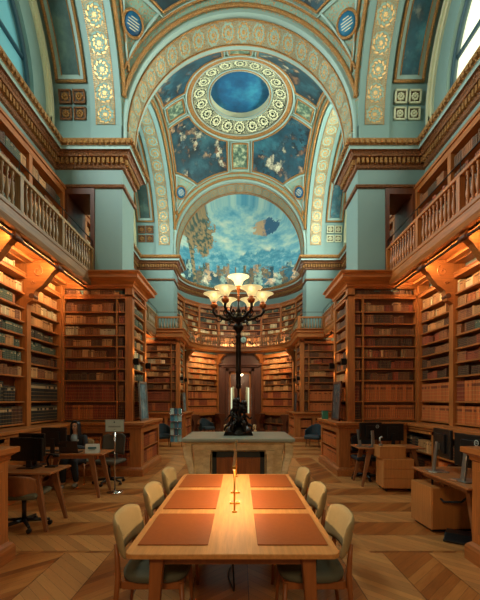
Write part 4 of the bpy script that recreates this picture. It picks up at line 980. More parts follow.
for a in (40, 75, 105, 140):  # added fill lights to brighten the upper apse books and cornice
    lamp('apse_gallery_fill', 'AREA', (2.58 * math.cos(math.radians(a)), AY + 2.58 * math.sin(math.radians(a)), 4.42), 16.0, (1, .80, .56), (math.radians(125), 0, math.radians(a - 90)), .7, .06)
# ------------------------------------------------------------------ reading table and what is on it
TX, TY0, TY1, TZ = -.045, 2.24, 4.68, .74
tb = thing('reading_table', 'long light oak reading table with rounded corners in the centre aisle', 'table', (TX, (TY0 + TY1) / 2, 0))
hl = (TY1 - TY0) / 2; hw = .645
b = MB(); poly = []
for cx_, cy_, a0 in ((hw - .06, hl - .06, 0), (-hw + .06, hl - .06, 90), (-hw + .06, -hl + .06, 180), (hw - .06, -hl + .06, 270)):
    poly += [(cx_ + .06 * math.cos(math.radians(a0 + 15 * k)), cy_ + .06 * math.sin(math.radians(a0 + 15 * k))) for k in range(7)]
b.extrude(poly, lambda a, c, d: (a, c, d), TZ - .032, TZ); L('tabletop', b, M['oak'], tb, bevel=.006)
b = MB(); b.box(-.52, .52, -hl + .12, -hl + .16, TZ - .11, TZ - .033); b.box(-.52, .52, hl - .16, hl - .12, TZ - .11, TZ - .033); b.box(-.52, -.48, -hl + .12, hl - .12, TZ - .11, TZ - .033); b.box(.48, .52, -hl + .12, hl - .12, TZ - .11, TZ - .033); L('apron', b, M['oak_leg'], tb)
for sx in (-1, 1):
    for sy in (-1, 1):
        b = MB(); b.taper((sx * .505, sy * (hl - .09), 0), (sx * .465, sy * (hl - .12), TZ - .034), .026, .026, .043, .036); L('leg', b, M['oak_leg'], tb, bevel=.008)
PADN = {(-1, 0): 'near left', (-1, 1): 'middle left', (-1, 2): 'far left', (1, 0): 'near right', (1, 1): 'middle right', (1, 2): 'far right'}
pad0 = None
for sx in (-1, 1):
    for k in range(3):
        lab = 'tan leather desk pad on the reading table, %s of the six' % PADN[(sx, k)]
        yc_ = 2.70 + k * .79; xc = TX + sx * .375
        if pad0 is None:
            b = MB(); b.box(-.22, .22, -.325, .325, 0, .006)
            pad0 = tag(b.build('desk_pad', M['leather'], bevel=.002), lab, 'desk pad', 'leather desk pads'); q = pad0
        else: q = dup(pad0, label=lab)
        q.location = (xc, yc_, TZ + .001); q['label'] = lab
# slim brass lamp down the middle of the table
lp = thing('table_lamp', 'slim brass linear reading lamp on thin posts along the table centre', 'lamp', (TX, 3.80, TZ + .001))
b = MB(); b.box(-.013, .013, -.95, .95, .385, .41); L('lamp_bar', b, M['brass'], lp, bevel=.004)
b = MB(); b.box(-.009, .009, -.93, .93, .380, .385); L('diffuser', b, emis('reading_lamp_glow', '#ffc27a', 6.0), lp)
for y in (-.72, .72):
    b = MB(); b.tube([(0, y, 0.0), (0, y, .386)], .008, 8); b.lathe([(.022, .001), (.022, .010), (.010, .014)], (0, y, 0), 16); L('post', b, M['brass'], lp, smooth='auto')
for sx in (-1, 1): lamp('reading_light', 'AREA', (TX + sx * .025, 3.70, TZ + .372), 11, (1, .68, .36), (0, -sx * math.radians(50), 0), .02, 1.9)
for i, y in enumerate((3.34, 3.72)):
    so = thing('power_socket', 'small brass socket box set along the table centre, %s from the front' % ORD[i + 1], 'socket', (TX, y, TZ + .001))
    b = MB(); b.box(-.045, .045, -.03, .03, 0.0015, .018); L('box', b, M['brass'], so, bevel=.003)
    b = MB()
    for q in (-.022, .022): b.box(q - .012, q + .012, -.014, .014, .018, .020)
    L('outlet', b, M['dark_wood'], so)
cb = MB(); cb.tube([(-.08 + .03 * math.sin(k * .4), 3.0 + .05 * k, max(.008, .70 * (1 - k / 6) ** 2 if k < 6 else .008)) for k in range(16)], .008, 6)
tag(cb.build('power_cable', M['black'], smooth=True), 'black power cable hanging under the reading table to the floor', 'cable')

# ------------------------------------------------------------------ reading chairs
def make_chair():
    t_ = thing('reading_chair', 'x', 'chair', (0, 0, 0), 0, 'upholstered chairs at the reading table')
    # local: faces +X, seat centre at origin
    b = MB(); n = 14; V = []; F = []
    def ell(a, c, px, py, p=3.2): r = 1 / ((abs(math.cos(px)) ** p + abs(math.sin(px)) ** p) ** (1 / p)); return (a * r * math.cos(px), c * r * math.sin(px))
    rings = []
    for z, k in ((.405, .90), (.412, .97), (.43, 1.0), (.452, .99), (.462, .93), (.466, .6), (.462, .05)):
        rings.append([(ell(.235 * k, .245 * k, 2 * PI * q / 28, 0)[0] + .01, ell(.235 * k, .245 * k, 2 * PI * q / 28, 0)[1], z) for q in range(28)])
    for r in rings: V += r
    for i in range(len(rings) - 1):
        for q in range(28): F.append((i * 28 + q, i * 28 + (q + 1) % 28, (i + 1) * 28 + (q + 1) % 28, (i + 1) * 28 + q))
    F.append(tuple(reversed(range(28)))); F.append(tuple(range(6 * 28, 7 * 28))); b.raw(V, F); L('seat', b, M['grey_fab'], t_, smooth='auto')
    # curved upholstered backrest
    b = MB(); V = []; F = []; na, nz = 18, 8
    for side in (0, 1):
        for j in range(nz + 1):
            v = j / nz
            for i in range(na + 1):
                a = -1 + 2 * i / na; zt = .845 - .035 * abs(a) ** 4.0; zb = .58 - .0 * abs(a) ** 2
                z = zb + (zt - zb) * v; th = .022 * math.sqrt(max(0, 1 - abs(2 * v - 1) ** 3)) * (1 - .5 * abs(a) ** 6) + .004
                x = -.255 + .07 * abs(a) ** 3 - .05 * (v - .4) + (th if side else -th); V.append((x, .25 * a, z))
    W_ = na + 1; H_ = (nz + 1) * W_
    for side in (0, 1):
        for j in range(nz):
            for i in range(na):
                q = side * H_ + j * W_ + i; F.append((q, q + 1, q + W_ + 1, q + W_))
    for j in range(nz):
        for i in (0, na): q = j * W_ + i; F.append((q, q + W_, q + W_ + H_, q + H_))
    for i in range(na):
        for j in (0, nz): q = j * W_ + i; F.append((q, q + 1, q + 1 + H_, q + H_))
    b.raw(V, F); L('backrest', b, M['beige'], t_, smooth=True)
    b = MB()
    for sy in (-1, 1): b.box(-.2, .21, sy * .19 - .012, sy * .19 + .012, .355, .405)
    b.box(-.22, -.19, -.19, .19, .355, .405); b.box(.19, .215, -.19, .19, .355, .405); L('seat_frame', b, M['oak_leg'], t_)
    for sy in (-1, 1):
        b = MB(); b.tube([(-.27, sy * .235, 0), (-.235, sy * .232, .30), (-.222, sy * .225, .45), (-.235, sy * .205, .58), (-.25, sy * .19, .66)], [.013, .018, .020, .017, .012], 10); L('leg', b, M['oak_leg'], t_, smooth='auto')
        b = MB(); b.tube([(.225, sy * .225, 0), (.205, sy * .205, .40)], [.012, .019], 10); L('leg', b, M['oak_leg'], t_, smooth='auto')
    return t_
ch0 = make_chair(); firstc = True
for sx in (-1, 1):
    for k in range(3):
        q = ch0 if firstc else dup(ch0); firstc = False
        q.location = (TX + sx * .56, 2.80 + k * .83, 0); q.rotation_euler = (0, 0, 0 if sx < 0 else PI)
        q['label'] = 'beige backed oak chair pulled up to the reading table, %s of the six' % PADN[(sx, k)]

# ------------------------------------------------------------------ marble console with bronze candelabrum
KY, KX = 7.3, -.03
co = thing('marble_console', 'pale marble console with curved scroll legs behind the reading table', 'console', (KX, KY, 0))
b = MB(); b.loft([(-.93, .93, -.68, .72, .905), (-.985, .985, -.72, .76, .93), (-.985, .985, -.72, .76, .972), (-.96, .96, -.70, .74, .98)]); L('top_slab', b, M['marble_top'], co)
b = MB(); b.box(-.80, .80, -.56, .6, .76, .905); b.loft([(-.84, .84, -.6, .64, .87), (-.90, .90, -.66, .70, .905)]); L('frieze', b, M['marble'], co)
b = MB(); b.box(-.78, -.50, -.54, .58, 0, .76); b.box(.50, .78, -.54, .58, 0, .76); b.box(-.5, .5, -.3, .58, 0, .76); L('body', b, M['marble'], co)
for s in (-1, 1):
    b = MB(); b.box(s * .50, s * .62, -.60, -.54, .08, .74)
    for q in range(3): b.box(s * (.515 + .035 * q), s * (.535 + .035 * q), -.612, -.60, .1, .70)
    b.box(s * .48, s * .64, -.62, -.54, .70, .76); b.box(s * .48, s * .64, -.62, -.54, 0, .08)
    L('fluted_pilaster', b, M['marble'], co)
b = MB(); b.box(-.48, -.40, -.34, -.30, 0, .70); b.box(.40, .48, -.34, -.30, 0, .70); b.box(-.48, .48, -.34, -.30, .60, .70); L('black_surround', b, M['ink'], co)
b = MB(); b.box(-.40, .40, -.32, -.30, 0, .60)
for q in range(5): b.box(-.39 + .16 * q, -.25 + .16 * q, -.335, -.32, .02, .58)
L('wooden_panel', b, M['wood_z'], co)
for s in (-1, 1):
    for sy in (-1, 1):
        b = MB(); pr = []
        path = [(.90, .90), (.955, .86), (.97, .78), (.95, .66), (.90, .50), (.86, .34), (.85, .20), (.90, .08), (.95, .0)]
        wd = [.10, .13, .15, .14, .12, .10, .09, .10, .12]
        outer = [(x, z) for x, z in path]; inn = [(x - w_, z) for (x, z), w_ in zip(path, wd)]
        y_ = -.66 if sy < 0 else .70
        b.extrude(outer + inn[::-1], lambda a, c, d: (s * a, y_ - sy * d, c), 0, .16); L('scroll_leg', b, M['marble'], co, bevel=.02)
# bronze figure group
cd = thing('candelabrum', 'tall dark bronze candelabrum with a figure group base and glowing glass bowls', 'lamp', (KX, KY, .981))
b = MB(); b.lathe([(.15, 0), (.16, .03), (.13, .06), (.10, .07), (.10, .09)], (0, -.05, 0), 20); b.loft([(-.28, .28, -.16, .2, 0), (-.25, .25, -.14, .18, .08), (-.20, .20, -.10, .16, .15), (-.1, .1, -.06, .14, .20)]); L('base', b, M['bronze'], cd, smooth='auto')
def skin_body(name, joints, edges, mat, parent, sub=2, root=0):
    me = bpy.data.meshes.new(name); me.from_pydata([j[:3] for j in joints], edges, []); o = bpy.data.objects.new(name, me); COL.objects.link(o)
    mod = o.modifiers.new('skin', 'SKIN'); mod.use_smooth_shade = True
    sv = me.skin_vertices[0].data
    for v, j in zip(sv, joints): v.radius = (j[3], j[3] if len(j) < 5 else j[4])
    sv[root].use_root = True
    su = o.modifiers.new('sub', 'SUBSURF'); su.levels = sub; su.render_levels = sub
    bpy.context.view_layer.update()
    dg = bpy.context.evaluated_depsgraph_get(); m2 = bpy.data.meshes.new_from_object(o.evaluated_get(dg)); bpy.data.objects.remove(o); m2.materials.clear(); m2.materials.append(mat)
    m2.polygons.foreach_set('use_smooth', [True] * len(m2.polygons))
    o2 = bpy.data.objects.new(name, m2); COL.objects.link(o2)
    if parent: o2.parent = parent
    return o2
def fig(name, px, lean, turn, sc_=1.0):
    J = [(0, 0, .22, .055, .05), (lean * .3, 0, .33, .05, .045), (lean, 0, .43, .06, .05), (lean * 1.1, 0, .50, .024), (lean * 1.3, -.01, .565, .045, .05),
         (.075 + lean, -.02, .43, .03), (.13 + lean, -.07, .35, .022), (.10, -.12, .42, .018), (-.075 + lean, -.02, .43, .03), (-.14 + lean, -.04, .36, .022), (-.12, -.10, .28, .018),
         (.05, -.03, .20, .045), (.09, -.13, .17, .033), (.08, -.13, .05, .022), (-.05, -.03, .20, .045), (-.10, -.10, .14, .033), (-.12, -.12, .03, .022)]
    E = [(0, 1), (1, 2), (2, 3), (3, 4), (2, 5), (5, 6), (6, 7), (2, 8), (8, 9), (9, 10), (0, 11), (11, 12), (12, 13), (0, 14), (14, 15), (15, 16)]
    ct, st_ = math.cos(turn), math.sin(turn)
    J = [(px + sc_ * (j[0] * ct - j[1] * st_), sc_ * (j[0] * st_ + j[1] * ct) - .02, .05 + sc_ * j[2]) + tuple(r * sc_ for r in j[3:]) for j in J]
    return skin_body(name, J, E, M['bronze'], cd)
fig('bronze_figure', -.14, .07, -.6, .78); fig('bronze_figure', .15, -.06, .6, .72); fig('bronze_figure', 0.0, .0, .1, 1.1)
b = MB(); b.tube([(0, .03, .05), (0, .03, .3), (0, .02, .5), (0, 0, .62), (0, 0, .72)], [.05, .07, .06, .04, .03], 10)
for q in range(9): b.ball((.10 * math.cos(q * 2.1), .06 * math.sin(q * 2.1), .47 + .022 * q), .066, 7)
L('drapery', b, M['bronze'], cd, smooth=True)
b = MB(); b.lathe([(.025, .66), (.03, .72), (.02, .78), (.022, .88), (.05, .89), (.052, .93), (.05, .95), (.05, 1.18), (.062, 1.20), (.05, 1.23), (.05, 1.55), (.055, 1.57), (.055, 1.60), (.05, 1.62), (.048, 1.85), (.07, 1.88), (.045, 1.92), (.05, 1.98), (.09, 2.02), (.11, 2.08), (.07, 2.12), (.04, 2.15), (.10, 2.18), (.16, 2.22), (.12, 2.25), (.05, 2.28), (.035, 2.34), (.05, 2.38), (.028, 2.42), (.022, 2.6)], (0, 0, 0), 16)
L('pole', b, M['bronze'], cd, smooth='auto')
b = MB(); b.lathe([(.022, 2.55), (.03, 2.60), (.022, 2.64), (.024, 2.78), (.05, 2.80), (.07, 2.84), (.05, 2.86)], (0, 0, 0), 14); L('gilt_stem', b, M['copper'] if 'copper' in M else M.setdefault('copper', plain('copper_gilt', '#b4622c', .35, .6)), cd, smooth='auto')
GLB = NT('frosted_bowl'); nz = GLB.sep(GLB.tc('Object'))
GLB.col(hexc('#e8dfb8')); GLB.b.inputs['Emission Color'].default_value = hexc('#fbe7ae'); GLB.b.inputs['Emission Strength'].default_value = .32
GLB.b.inputs['Transmission Weight'].default_value = .35; GLB.set(.5)
bowl_prof = [(.035, 0), (.06, .02), (.075, .06), (.10, .12), (.16, .17), (.20, .19), (.21, .195), (.20, .198), (.155, .178), (.095, .128), (.07, .06), (.001, .03)]
tips = []
for k in range(6):
    a = math.radians(60 * k); R_ = .47; ca, sa = math.cos(a), math.sin(a)
    arm = MB(); P = [(.05, 2.22), (.14, 2.14), (.24, 2.12), (.33, 2.17), (.40, 2.27), (R_, 2.36), (R_, 2.44)]
    P = [(.05, 2.32), (.11, 2.24), (.20, 2.21), (.29, 2.23), (.36, 2.28), (.43, 2.29), (R_ + .015, 2.36), (R_, 2.45)]
    arm.tube([(r * ca, r * sa, z) for r, z in P], [.036, .034, .032, .03, .028, .026, .026, .03], 8)
    arm.tube([((.20 + (.012 + .008 * q) * math.cos(q * .7)) * ca, (.20 + (.012 + .008 * q) * math.cos(q * .7)) * sa, 2.34 + (.012 + .008 * q) * math.sin(q * .7)) for q in range(12)], .014, 6)
    arm.tube([((.36 + (.01 + .006 * q) * math.cos(q * .7)) * ca, (.36 + (.01 + .006 * q) * math.cos(q * .7)) * sa, 2.22 + (.01 + .006 * q) * math.sin(q * .7)) for q in range(10)], .012, 6)
    ao = L('arm', arm, M['bronze'], cd, smooth=True)
    cup = MB(); cup.lathe([(.02, 2.42), (.06, 2.45), (.075, 2.50), (.05, 2.52), (.045, 2.56)], (R_ * ca, R_ * sa, 0), 14); cp = cup.build('cup', M['copper'], ao, smooth='auto', loc=(0, 0, 0))
    bw = MB(); bw.lathe([(r * .98, z * .86) for r, z in bowl_prof], (R_ * ca, R_ * sa, 2.54), 22); bo_ = L('glass_bowl', bw, GLB.mat, cd, smooth='auto')
    tips.append((KX + R_ * ca, KY + R_ * sa, .981 + 2.70))
bw = MB(); bw.lathe(bowl_prof, (0, 0, 2.84), 24); L('glass_bowl', bw, GLB.mat, cd, smooth='auto'); tips.append((KX, KY, .981 + 3.02))
for tpos in tips: lamp('bowl_light', 'POINT', tpos, 11, (1, .72, .40), radius=.05)

# ------------------------------------------------------------------ desks, monitors, people at work
def make_desk(loc, lx, ly, label, rz=0, ins=0.0):
    t_ = thing('desk', label, 'desk', loc, rz); b = MB(); b.box(-lx / 2, lx / 2, -ly / 2, ly / 2, .715, .74); L('desktop', b, M['desk'], t_, bevel=.006)
    b = MB(); b.box(-lx / 2 + .15, lx / 2 - .15, -ly / 2 + .08, -ly / 2 + .11, .65, .714); L('apron', b, M['desk_leg'], t_); b = MB(); b.box(-lx / 2 + .15, lx / 2 - .15, ly / 2 - .11, ly / 2 - .08, .65, .714); L('apron', b, M['desk_leg'], t_)
    for sx in (-1, 1):
        for sy in (-1, 1):
            b = MB(); b.taper((sx * (lx / 2 - .06 - ins), sy * (ly / 2 - .03 - ins), 0), (sx * (lx / 2 - .22 - ins * .6), sy * (ly / 2 - .08 - ins * .6), .714), .02, .022, .05, .03); L('leg', b, M['desk_leg'], t_, bevel=.006)
    return t_
def make_monitor(loc, rz, label, w_=.54, h=.33, logo=False, stand='black', tilt=0.0, ht=.17):
    """screen looks along local -Y"""
    t_ = thing('monitor', label, 'monitor', loc, rz)
    b = MB(); b.box(-w_ / 2, w_ / 2, 0, .035, ht, ht + h); b.box(-w_ / 4, w_ / 4, .035, .06, ht + .06, ht + h - .06); sh = L('screen_housing', b, M['black'], t_, bevel=.006)
    b = MB(); b.box(-w_ / 2 + .012, w_ / 2 - .012, -.003, 0, ht + .015, ht + h - .015); L('screen', b, M['screen'], t_)
    mt = M['silver'] if stand == 'silver' else M['black']
    b = MB()
    if stand == 'silver': b.taper((0, .13, .0), (0, .09, ht + h * .55), .035, .012, .03, .010); b.box(-.025, .025, .06, .1, ht + .10, ht + .18)
    else: b.box(-.035, .035, .05, .08, .0, ht + .15); b.box(-.025, .025, .04, .06, ht + .08, ht + .14)
    L('stand', b, mt, t_, bevel=.004)
    b = MB(); b.box(-.12, .12, -.02, .19, .0, .012); L('foot', b, mt, t_, bevel=.005)
    if logo:
        g = MB(); P = [(.03 * math.cos(2 * PI * k / 20) - .12, .062, ht + h - .08 + .03 * math.sin(2 * PI * k / 20)) for k in range(20)]
        g.tube(P, .0035, 5, closed=True); L('logo_ring', g, M['white'], t_)
        cu = bpy.data.curves.new('logo_text', 'FONT'); cu.body = 'DELL'; cu.size = .02; cu.align_x = 'CENTER'; cu.align_y = 'CENTER'; tmp = bpy.data.objects.new('tmp', cu); COL.objects.link(tmp)
        dg = bpy.context.evaluated_depsgraph_get(); m2 = bpy.data.meshes.new_from_object(tmp.evaluated_get(dg)); bpy.data.objects.remove(tmp); m2.materials.append(M['white'])
        lo_ = bpy.data.objects.new('logo_text', m2); COL.objects.link(lo_); lo_.parent = t_; lo_.location = (-.12, .0625, ht + h - .08); lo_.rotation_euler = (PI / 2, 0, PI)
    return t_
def keyboard(loc, rz, label):
    t_ = thing('keyboard', label, 'keyboard', loc, rz); b = MB(); b.box(-.22, .22, -.07, .07, 0, .015); L('case', b, M['black'], t_, bevel=.004)
    b = MB()
    for i in range(14):
        for j in range(4): b.box(-.21 + .03 * i, -.185 + .03 * i, -.058 + .029 * j, -.034 + .029 * j, .0155, .021)
    L('keys', b, M['ink'], t_); return t_
def swivel_chair(loc, rz, label, back_mat, wood_shell=False, top=.95):
    t_ = thing('swivel_chair', label, 'chair', loc, rz)    # faces +Y, back at -Y
    b = MB()
    for k in range(5):
        a = 2 * PI * k / 5 + .3; b.tube([(0, 0, .10), (.30 * math.cos(a), .30 * math.sin(a), .075)], [.03, .018], 8)
    b.tube([(0, 0, .08), (0, 0, .40)], .028, 10); L('base', b, M['black'], t_, smooth='auto')
    for k in range(5):
        a = 2 * PI * k / 5 + .3; b = MB(); b.lathe([(.028, -.02), (.03, -.01), (.03, .01), (.028, .02)], (.30 * math.cos(a), .30 * math.sin(a), .031), 12, 0, Matrix.Rotation(PI / 2, 3, 'X')); L('caster', b, M['black'], t_, smooth='auto')
    b = MB(); b.loft([(-.22, .22, -.22, .23, .40), (-.25, .25, -.24, .26, .43), (-.25, .25, -.24, .26, .46), (-.22, .22, -.21, .24, .485)]); L('seat', b, M['grey_fab'] if wood_shell else back_mat, t_, bevel=.02)
    def shell(z0, z1, th, rad, mat, nm):
        b = MB(); V = []; F = []; na, nz = 16, 8
        for side in (0, 1):
            for j in range(nz + 1):
                v = j / nz
                for i in range(na + 1):
                    a = -1 + 2 * i / na; z = z0 + (z1 - .06 * abs(a) ** 3 - z0) * v; V.append((.24 * a, -.25 - .06 * v + .10 * a * a + (th if side else 0), z))
        W_ = na + 1; H_ = (nz + 1) * W_
        for side in (0, 1):
            for j in range(nz):
                for i in range(na): q = side * H_ + j * W_ + i; F.append((q, q + 1, q + W_ + 1, q + W_))
        for j in range(nz):
            for i in (0, na): q = j * W_ + i; F.append((q, q + W_, q + W_ + H_, q + H_))
        for i in range(na):
            for j in (0, nz): q = j * W_ + i; F.append((q, q + 1, q + 1 + H_, q + H_))
        b.raw(V, F); L(nm, b, mat, t_, smooth=True)
    if wood_shell: shell(.46, .72, .016, 0, M['desk_leg'], 'backrest')
    else: shell(.56, top, .03, 0, back_mat, 'backrest'); b = MB(); b.tube([(0, -.18, .42), (0, -.30, .46), (0, -.30, .62)], .018, 8); L('back_support', b, M['black'], t_, smooth='auto')
    return t_
# left side, near desk
make_desk((-2.98, 5.04, 0), 1.22, .60, 'oak desk with splayed legs nearest on the left, a monitor on it')
make_monitor((-2.83, 5.02, .741), math.radians(-6), 'black monitor with a dark screen on the near left desk', .46, .31, ht=.10)
make_monitor((-2.88, 5.24, .741), math.radians(-10), 'second black monitor behind the screen on the near left desk', .40, .31, ht=.14)
swivel_chair((-2.80, 4.93, 0), math.radians(4), 'swivel chair with a curved wooden back at the near left desk', M['olive'], True)
sc_ = thing('desk_scanner', 'small black gooseneck scanner standing on the near left desk corner', 'scanner', (-2.56, 5.16, .741))
b = MB(); b.box(-.07, .07, -.05, .05, 0, .02); L('base', b, M['black'], sc_, bevel=.005)
b = MB(); b.tube([(-.04, 0, .02), (-.06, 0, .10), (-.02, 0, .17), (.05, 0, .16)], .014, 8); b.box(.03, .1, -.025, .025, .135, .17); L('gooseneck', b, M['metal_b'], sc_, smooth='auto')
# left side, second desk
make_desk((-2.93, 6.70, 0), 1.22, .62, 'oak desk behind the near left desk where a woman is working')
make_monitor((-3.17, 6.50, .741), math.radians(176), 'black monitor seen from behind on the second left desk', .44, .33, ht=.11)
lt = thing('laptop', 'open dark laptop on the second left desk in front of the woman', 'laptop', (-2.93, 6.62, .741), PI)
b = MB(); b.box(-.16, .16, -.11, .11, 0, .014); L('base', b, M['black'], lt, bevel=.003)
b = MB(); b.taper((0, .115, .014), (0, .17, .21), .16, .005, .16, .004); L('lid', b, plain('laptop_lid', '#3c2f28', .4, .3), lt)
b = MB(); b.taper((0, .108, .025), (0, .162, .20), .145, .001, .145, .001); L('laptop_screen', b, emis('laptop_fill_glow', '#cfe0e8', 1.2), lt)  # screen glow added to light the woman's face
keyboard((-3.26, 6.75, .741), 0, 'black keyboard on the second left desk beside the monitor')
sg = thing('desk_sign', 'small white folded card sign on the right end of the second left desk', 'sign', (-2.53, 6.50, .741), math.radians(8))
b = MB(); b.taper((0, 0, 0), (0, .035, .155), .115, .004, .115, .003); b.taper((0, .09, 0), (0, .05, .155), .115, .004, .115, .003); L('card', b, M['white'], sg)
b = MB(); b.box(-.07, .07, .0, .0055, .075, .105); b.box(-.05, .05, -.002, .004, .055, .062); L('printed_lines', b, plain('sign_blue', '#2f6672', .5), sg)
ss_ = thing('sign_stand', 'grey sign board on a slim chrome post with a round foot, left aisle', 'sign', (-2.24, 6.80, 0))
b = MB(); b.lathe([(.14, 0), (.14, .012), (.03, .022), (.014, .04)], (0, 0, 0), 24); L('foot', b, M['chrome'], ss_, smooth='auto')
b = MB(); b.tube([(0, 0, .02), (0, 0, 1.12)], .012, 10); b.tube([(0, -.01, .72), (.02, -.05, .90), (-.01, -.05, .98)], .008, 6); L('post', b, M['chrome'], ss_, smooth='auto')
b = MB(); b.box(-.165, .165, -.02, 0, 1.08, 1.30); L('board', b, plain('sign_board_grey', '#8f9c90', .5), ss_, bevel=.004)
b = MB(); b.box(-.15, .15, -.023, -.02, 1.095, 1.285); L('sheet', b, plain('sign_sheet', '#a9b5a6', .55), ss_)
b = MB(); b.lathe([(.014, 0), (.014, .002), (.0001, .002)], (0, -.024, 1.255), 12, 0, Matrix.Rotation(PI / 2, 3, 'X')); b.box(-.11, .11, -.0245, -.023, 1.165, 1.172); b.box(-.11, .11, -.0245, -.023, 1.18, 1.187); b.box(-.012, .012, -.0245, -.023, 1.125, 1.132); L('emblem_and_lines', b, M['ink'], ss_)
swivel_chair((-2.58, 7.50, 0), math.radians(170), 'olive mesh swivel chair beyond the second left desk by the low bookcase', M['olive'], False, .98)
wc = dup(ch0, (-3.27, 7.66, 0), -PI / 2, 'oak armless chair on which the woman sits behind the desk'); del wc['group']
# the woman: seated, facing the camera side, looking down at the laptop
W0 = (-3.22, 7.52)
pe = thing('person', 'woman with long dark hair in a black jacket sitting behind the second left desk', 'person', (W0[0], W0[1], 0))
J = [(0, 0, .50, .115, .10), (0, 0, .62, .105, .09), (0, -.03, .76, .11, .085), (0, -.05, .90, .125, .085), (0, -.055, .975, .05, .05), (0, -.07, 1.03, .046, .046), (0, -.085, 1.085, .06, .068), (0, -.085, 1.15, .076, .092), (0, -.075, 1.205, .06, .072),
     (.16, -.05, .915, .05), (.22, -.12, .70, .04), (.13, -.40, .765, .028), (.11, -.46, .765, .020, .024), (.10, -.51, .762, .024, .014),
     (-.16, -.05, .915, .05), (-.22, -.12, .70, .04), (-.12, -.40, .765, .028), (-.10, -.46, .765, .020, .024), (-.09, -.51, .762, .024, .014),
     (.09, -.10, .50, .085), (.10, -.40, .50, .062), (.11, -.36, .28, .05), (.12, -.32, .09, .034), (.12, -.42, .035, .03),
     (-.09, -.10, .50, .085), (-.10, -.40, .50, .062), (-.09, -.42, .28, .05), (-.08, -.44, .09, .034), (-.08, -.54, .035, .03)]
E = [(0, 1), (1, 2), (2, 3), (3, 4), (4, 5), (5, 6), (6, 7), (7, 8), (3, 9), (9, 10), (10, 11), (11, 12), (12, 13), (3, 14), (14, 15), (15, 16), (16, 17), (17, 18), (0, 19), (19, 20), (20, 21), (21, 22), (22, 23), (0, 24), (24, 25), (25, 26), (26, 27), (27, 28)]
# five fingers on each hand, rooted in the palm
for sgn, palm in ((1, 13), (-1, 18)):
    px, py, pz = J[palm][:3]
    for q, (dx_, ln) in enumerate(((-.024, .040), (-.009, .048), (.006, .045), (.020, .036))):
        i = len(J); J.append((px + dx_, py - .022, pz + .004, .0075)); J.append((px + dx_ * 1.15, py - .022 - ln * .55, pz + .004, .007)); J.append((px + dx_ * 1.2, py - .022 - ln, pz - .012, .006))
        E += [(palm, i), (i, i + 1), (i + 1, i + 2)]
    i = len(J); wr = palm - 1; J.append((px - sgn * .036, py - .0, pz - .002, .009)); J.append((px - sgn * .046, py - .030, pz - .006, .008)); E += [(palm, i), (i, i + 1)]
body = skin_body('body', J, E, M['skin'], pe)
ja = [0, 1, 2, 3, 9, 10, 11, 14, 15, 16]; idx = {k: i for i, k in enumerate(ja)}
def grow(ids, extra, mat, name, edges=None):
    idm = {k: i for i, k in enumerate(ids)}; JJ = [tuple(J[k][:3]) + tuple(r + extra for r in (J[k][3:] if len(J[k]) > 4 else (J[k][3], J[k][3]))) for k in ids]
    EE = [(idm[a], idm[c]) for a, c in E if a in idm and c in idm]; return skin_body(name, JJ, EE, mat, pe)
grow(ja, .022, M['cloth_black'], 'jacket'); grow([0, 19, 20, 21, 22, 24, 25, 26, 27], .016, M['cloth_black'], 'trousers')
b = MB()
for s_, (x, y) in ((1, (.12, -.40)), (-1, (-.08, -.52))): b.ball((x, y, .045), .05, 8, 0, .95, 1.9, .85)
L('shoes', b, plain('light_shoes', '#8e8a7c', .6), pe, smooth=True)
b = MB(); b.loft([(-.05, .05, -.165, -.13, .82), (-.06, .06, -.165, -.12, .92), (-.045, .045, -.13, -.08, .985)]); L('shirt_front', b, M['cloth_blue'], pe, smooth='auto')
b = MB(); b.ball((.085, -.176, .87), .018, 6, 0, 1, .3, 1); L('jacket_badge', b, M['white'], pe, smooth=True)
# face
hc = (0, -.085, 1.13)
b = MB(); b.tube([(0, -.172, 1.145), (0, -.190, 1.112), (0, -.178, 1.104)], [.008, .013, .010], 8); L('nose', b, M['skin'], pe, smooth=True)
b = MB()
for s_ in (-1, 1): b.ball((s_ * .03, -.166, 1.142), .011, 7, 0, 1.2, .6, .6)
L('eyes', b, M['ink'], pe, smooth=True)
b = MB()
for s_ in (-1, 1): b.tube([(s_ * .014, -.172, 1.160), (s_ * .032, -.168, 1.165), (s_ * .048, -.155, 1.158)], .004, 5)
L('eyebrows', b, M['hair'], pe, smooth=True)
b = MB(); b.tube([(-.022, -.160, 1.078), (0, -.167, 1.080), (.022, -.160, 1.078)], [.003, .006, .003], 6); L('mouth', b, plain('lips', '#8f4f42', .5), pe, smooth=True)
b = MB(); V = []; F = []; na, nz = 24, 14
for j in range(nz + 1):
    for i in range(na + 1):
        a = math.radians(-62) + math.radians(304) * i / na      # opening towards -Y (the face)
        gp_ = math.radians(18 if j < 4 else 50); ang = -PI / 2 + gp_ + (2 * PI - 2 * gp_) * i / na
        if j <= 6: el = PI / 2 * (1 - j / 6); r, z = .098 * math.cos(el), 1.165 + .085 * math.sin(el)
        else: q = (j - 6) / 8; r, z = .098 + .012 * math.sin(q * 3), 1.165 - .36 * q
        sq = 1.0 if j <= 6 else 1.0
        V.append((r * .95 * math.cos(ang), -.075 + r * 1.05 * math.sin(ang), z))
for j in range(nz):
    for i in range(na): q = j * (na + 1) + i; F.append((q, q + 1, q + na + 2, q + na + 1))
b.raw(V, F); hr = L('hair', b, M['hair'], pe, smooth=True); so = hr.modifiers.new('thick', 'SOLIDIFY'); so.thickness = .018

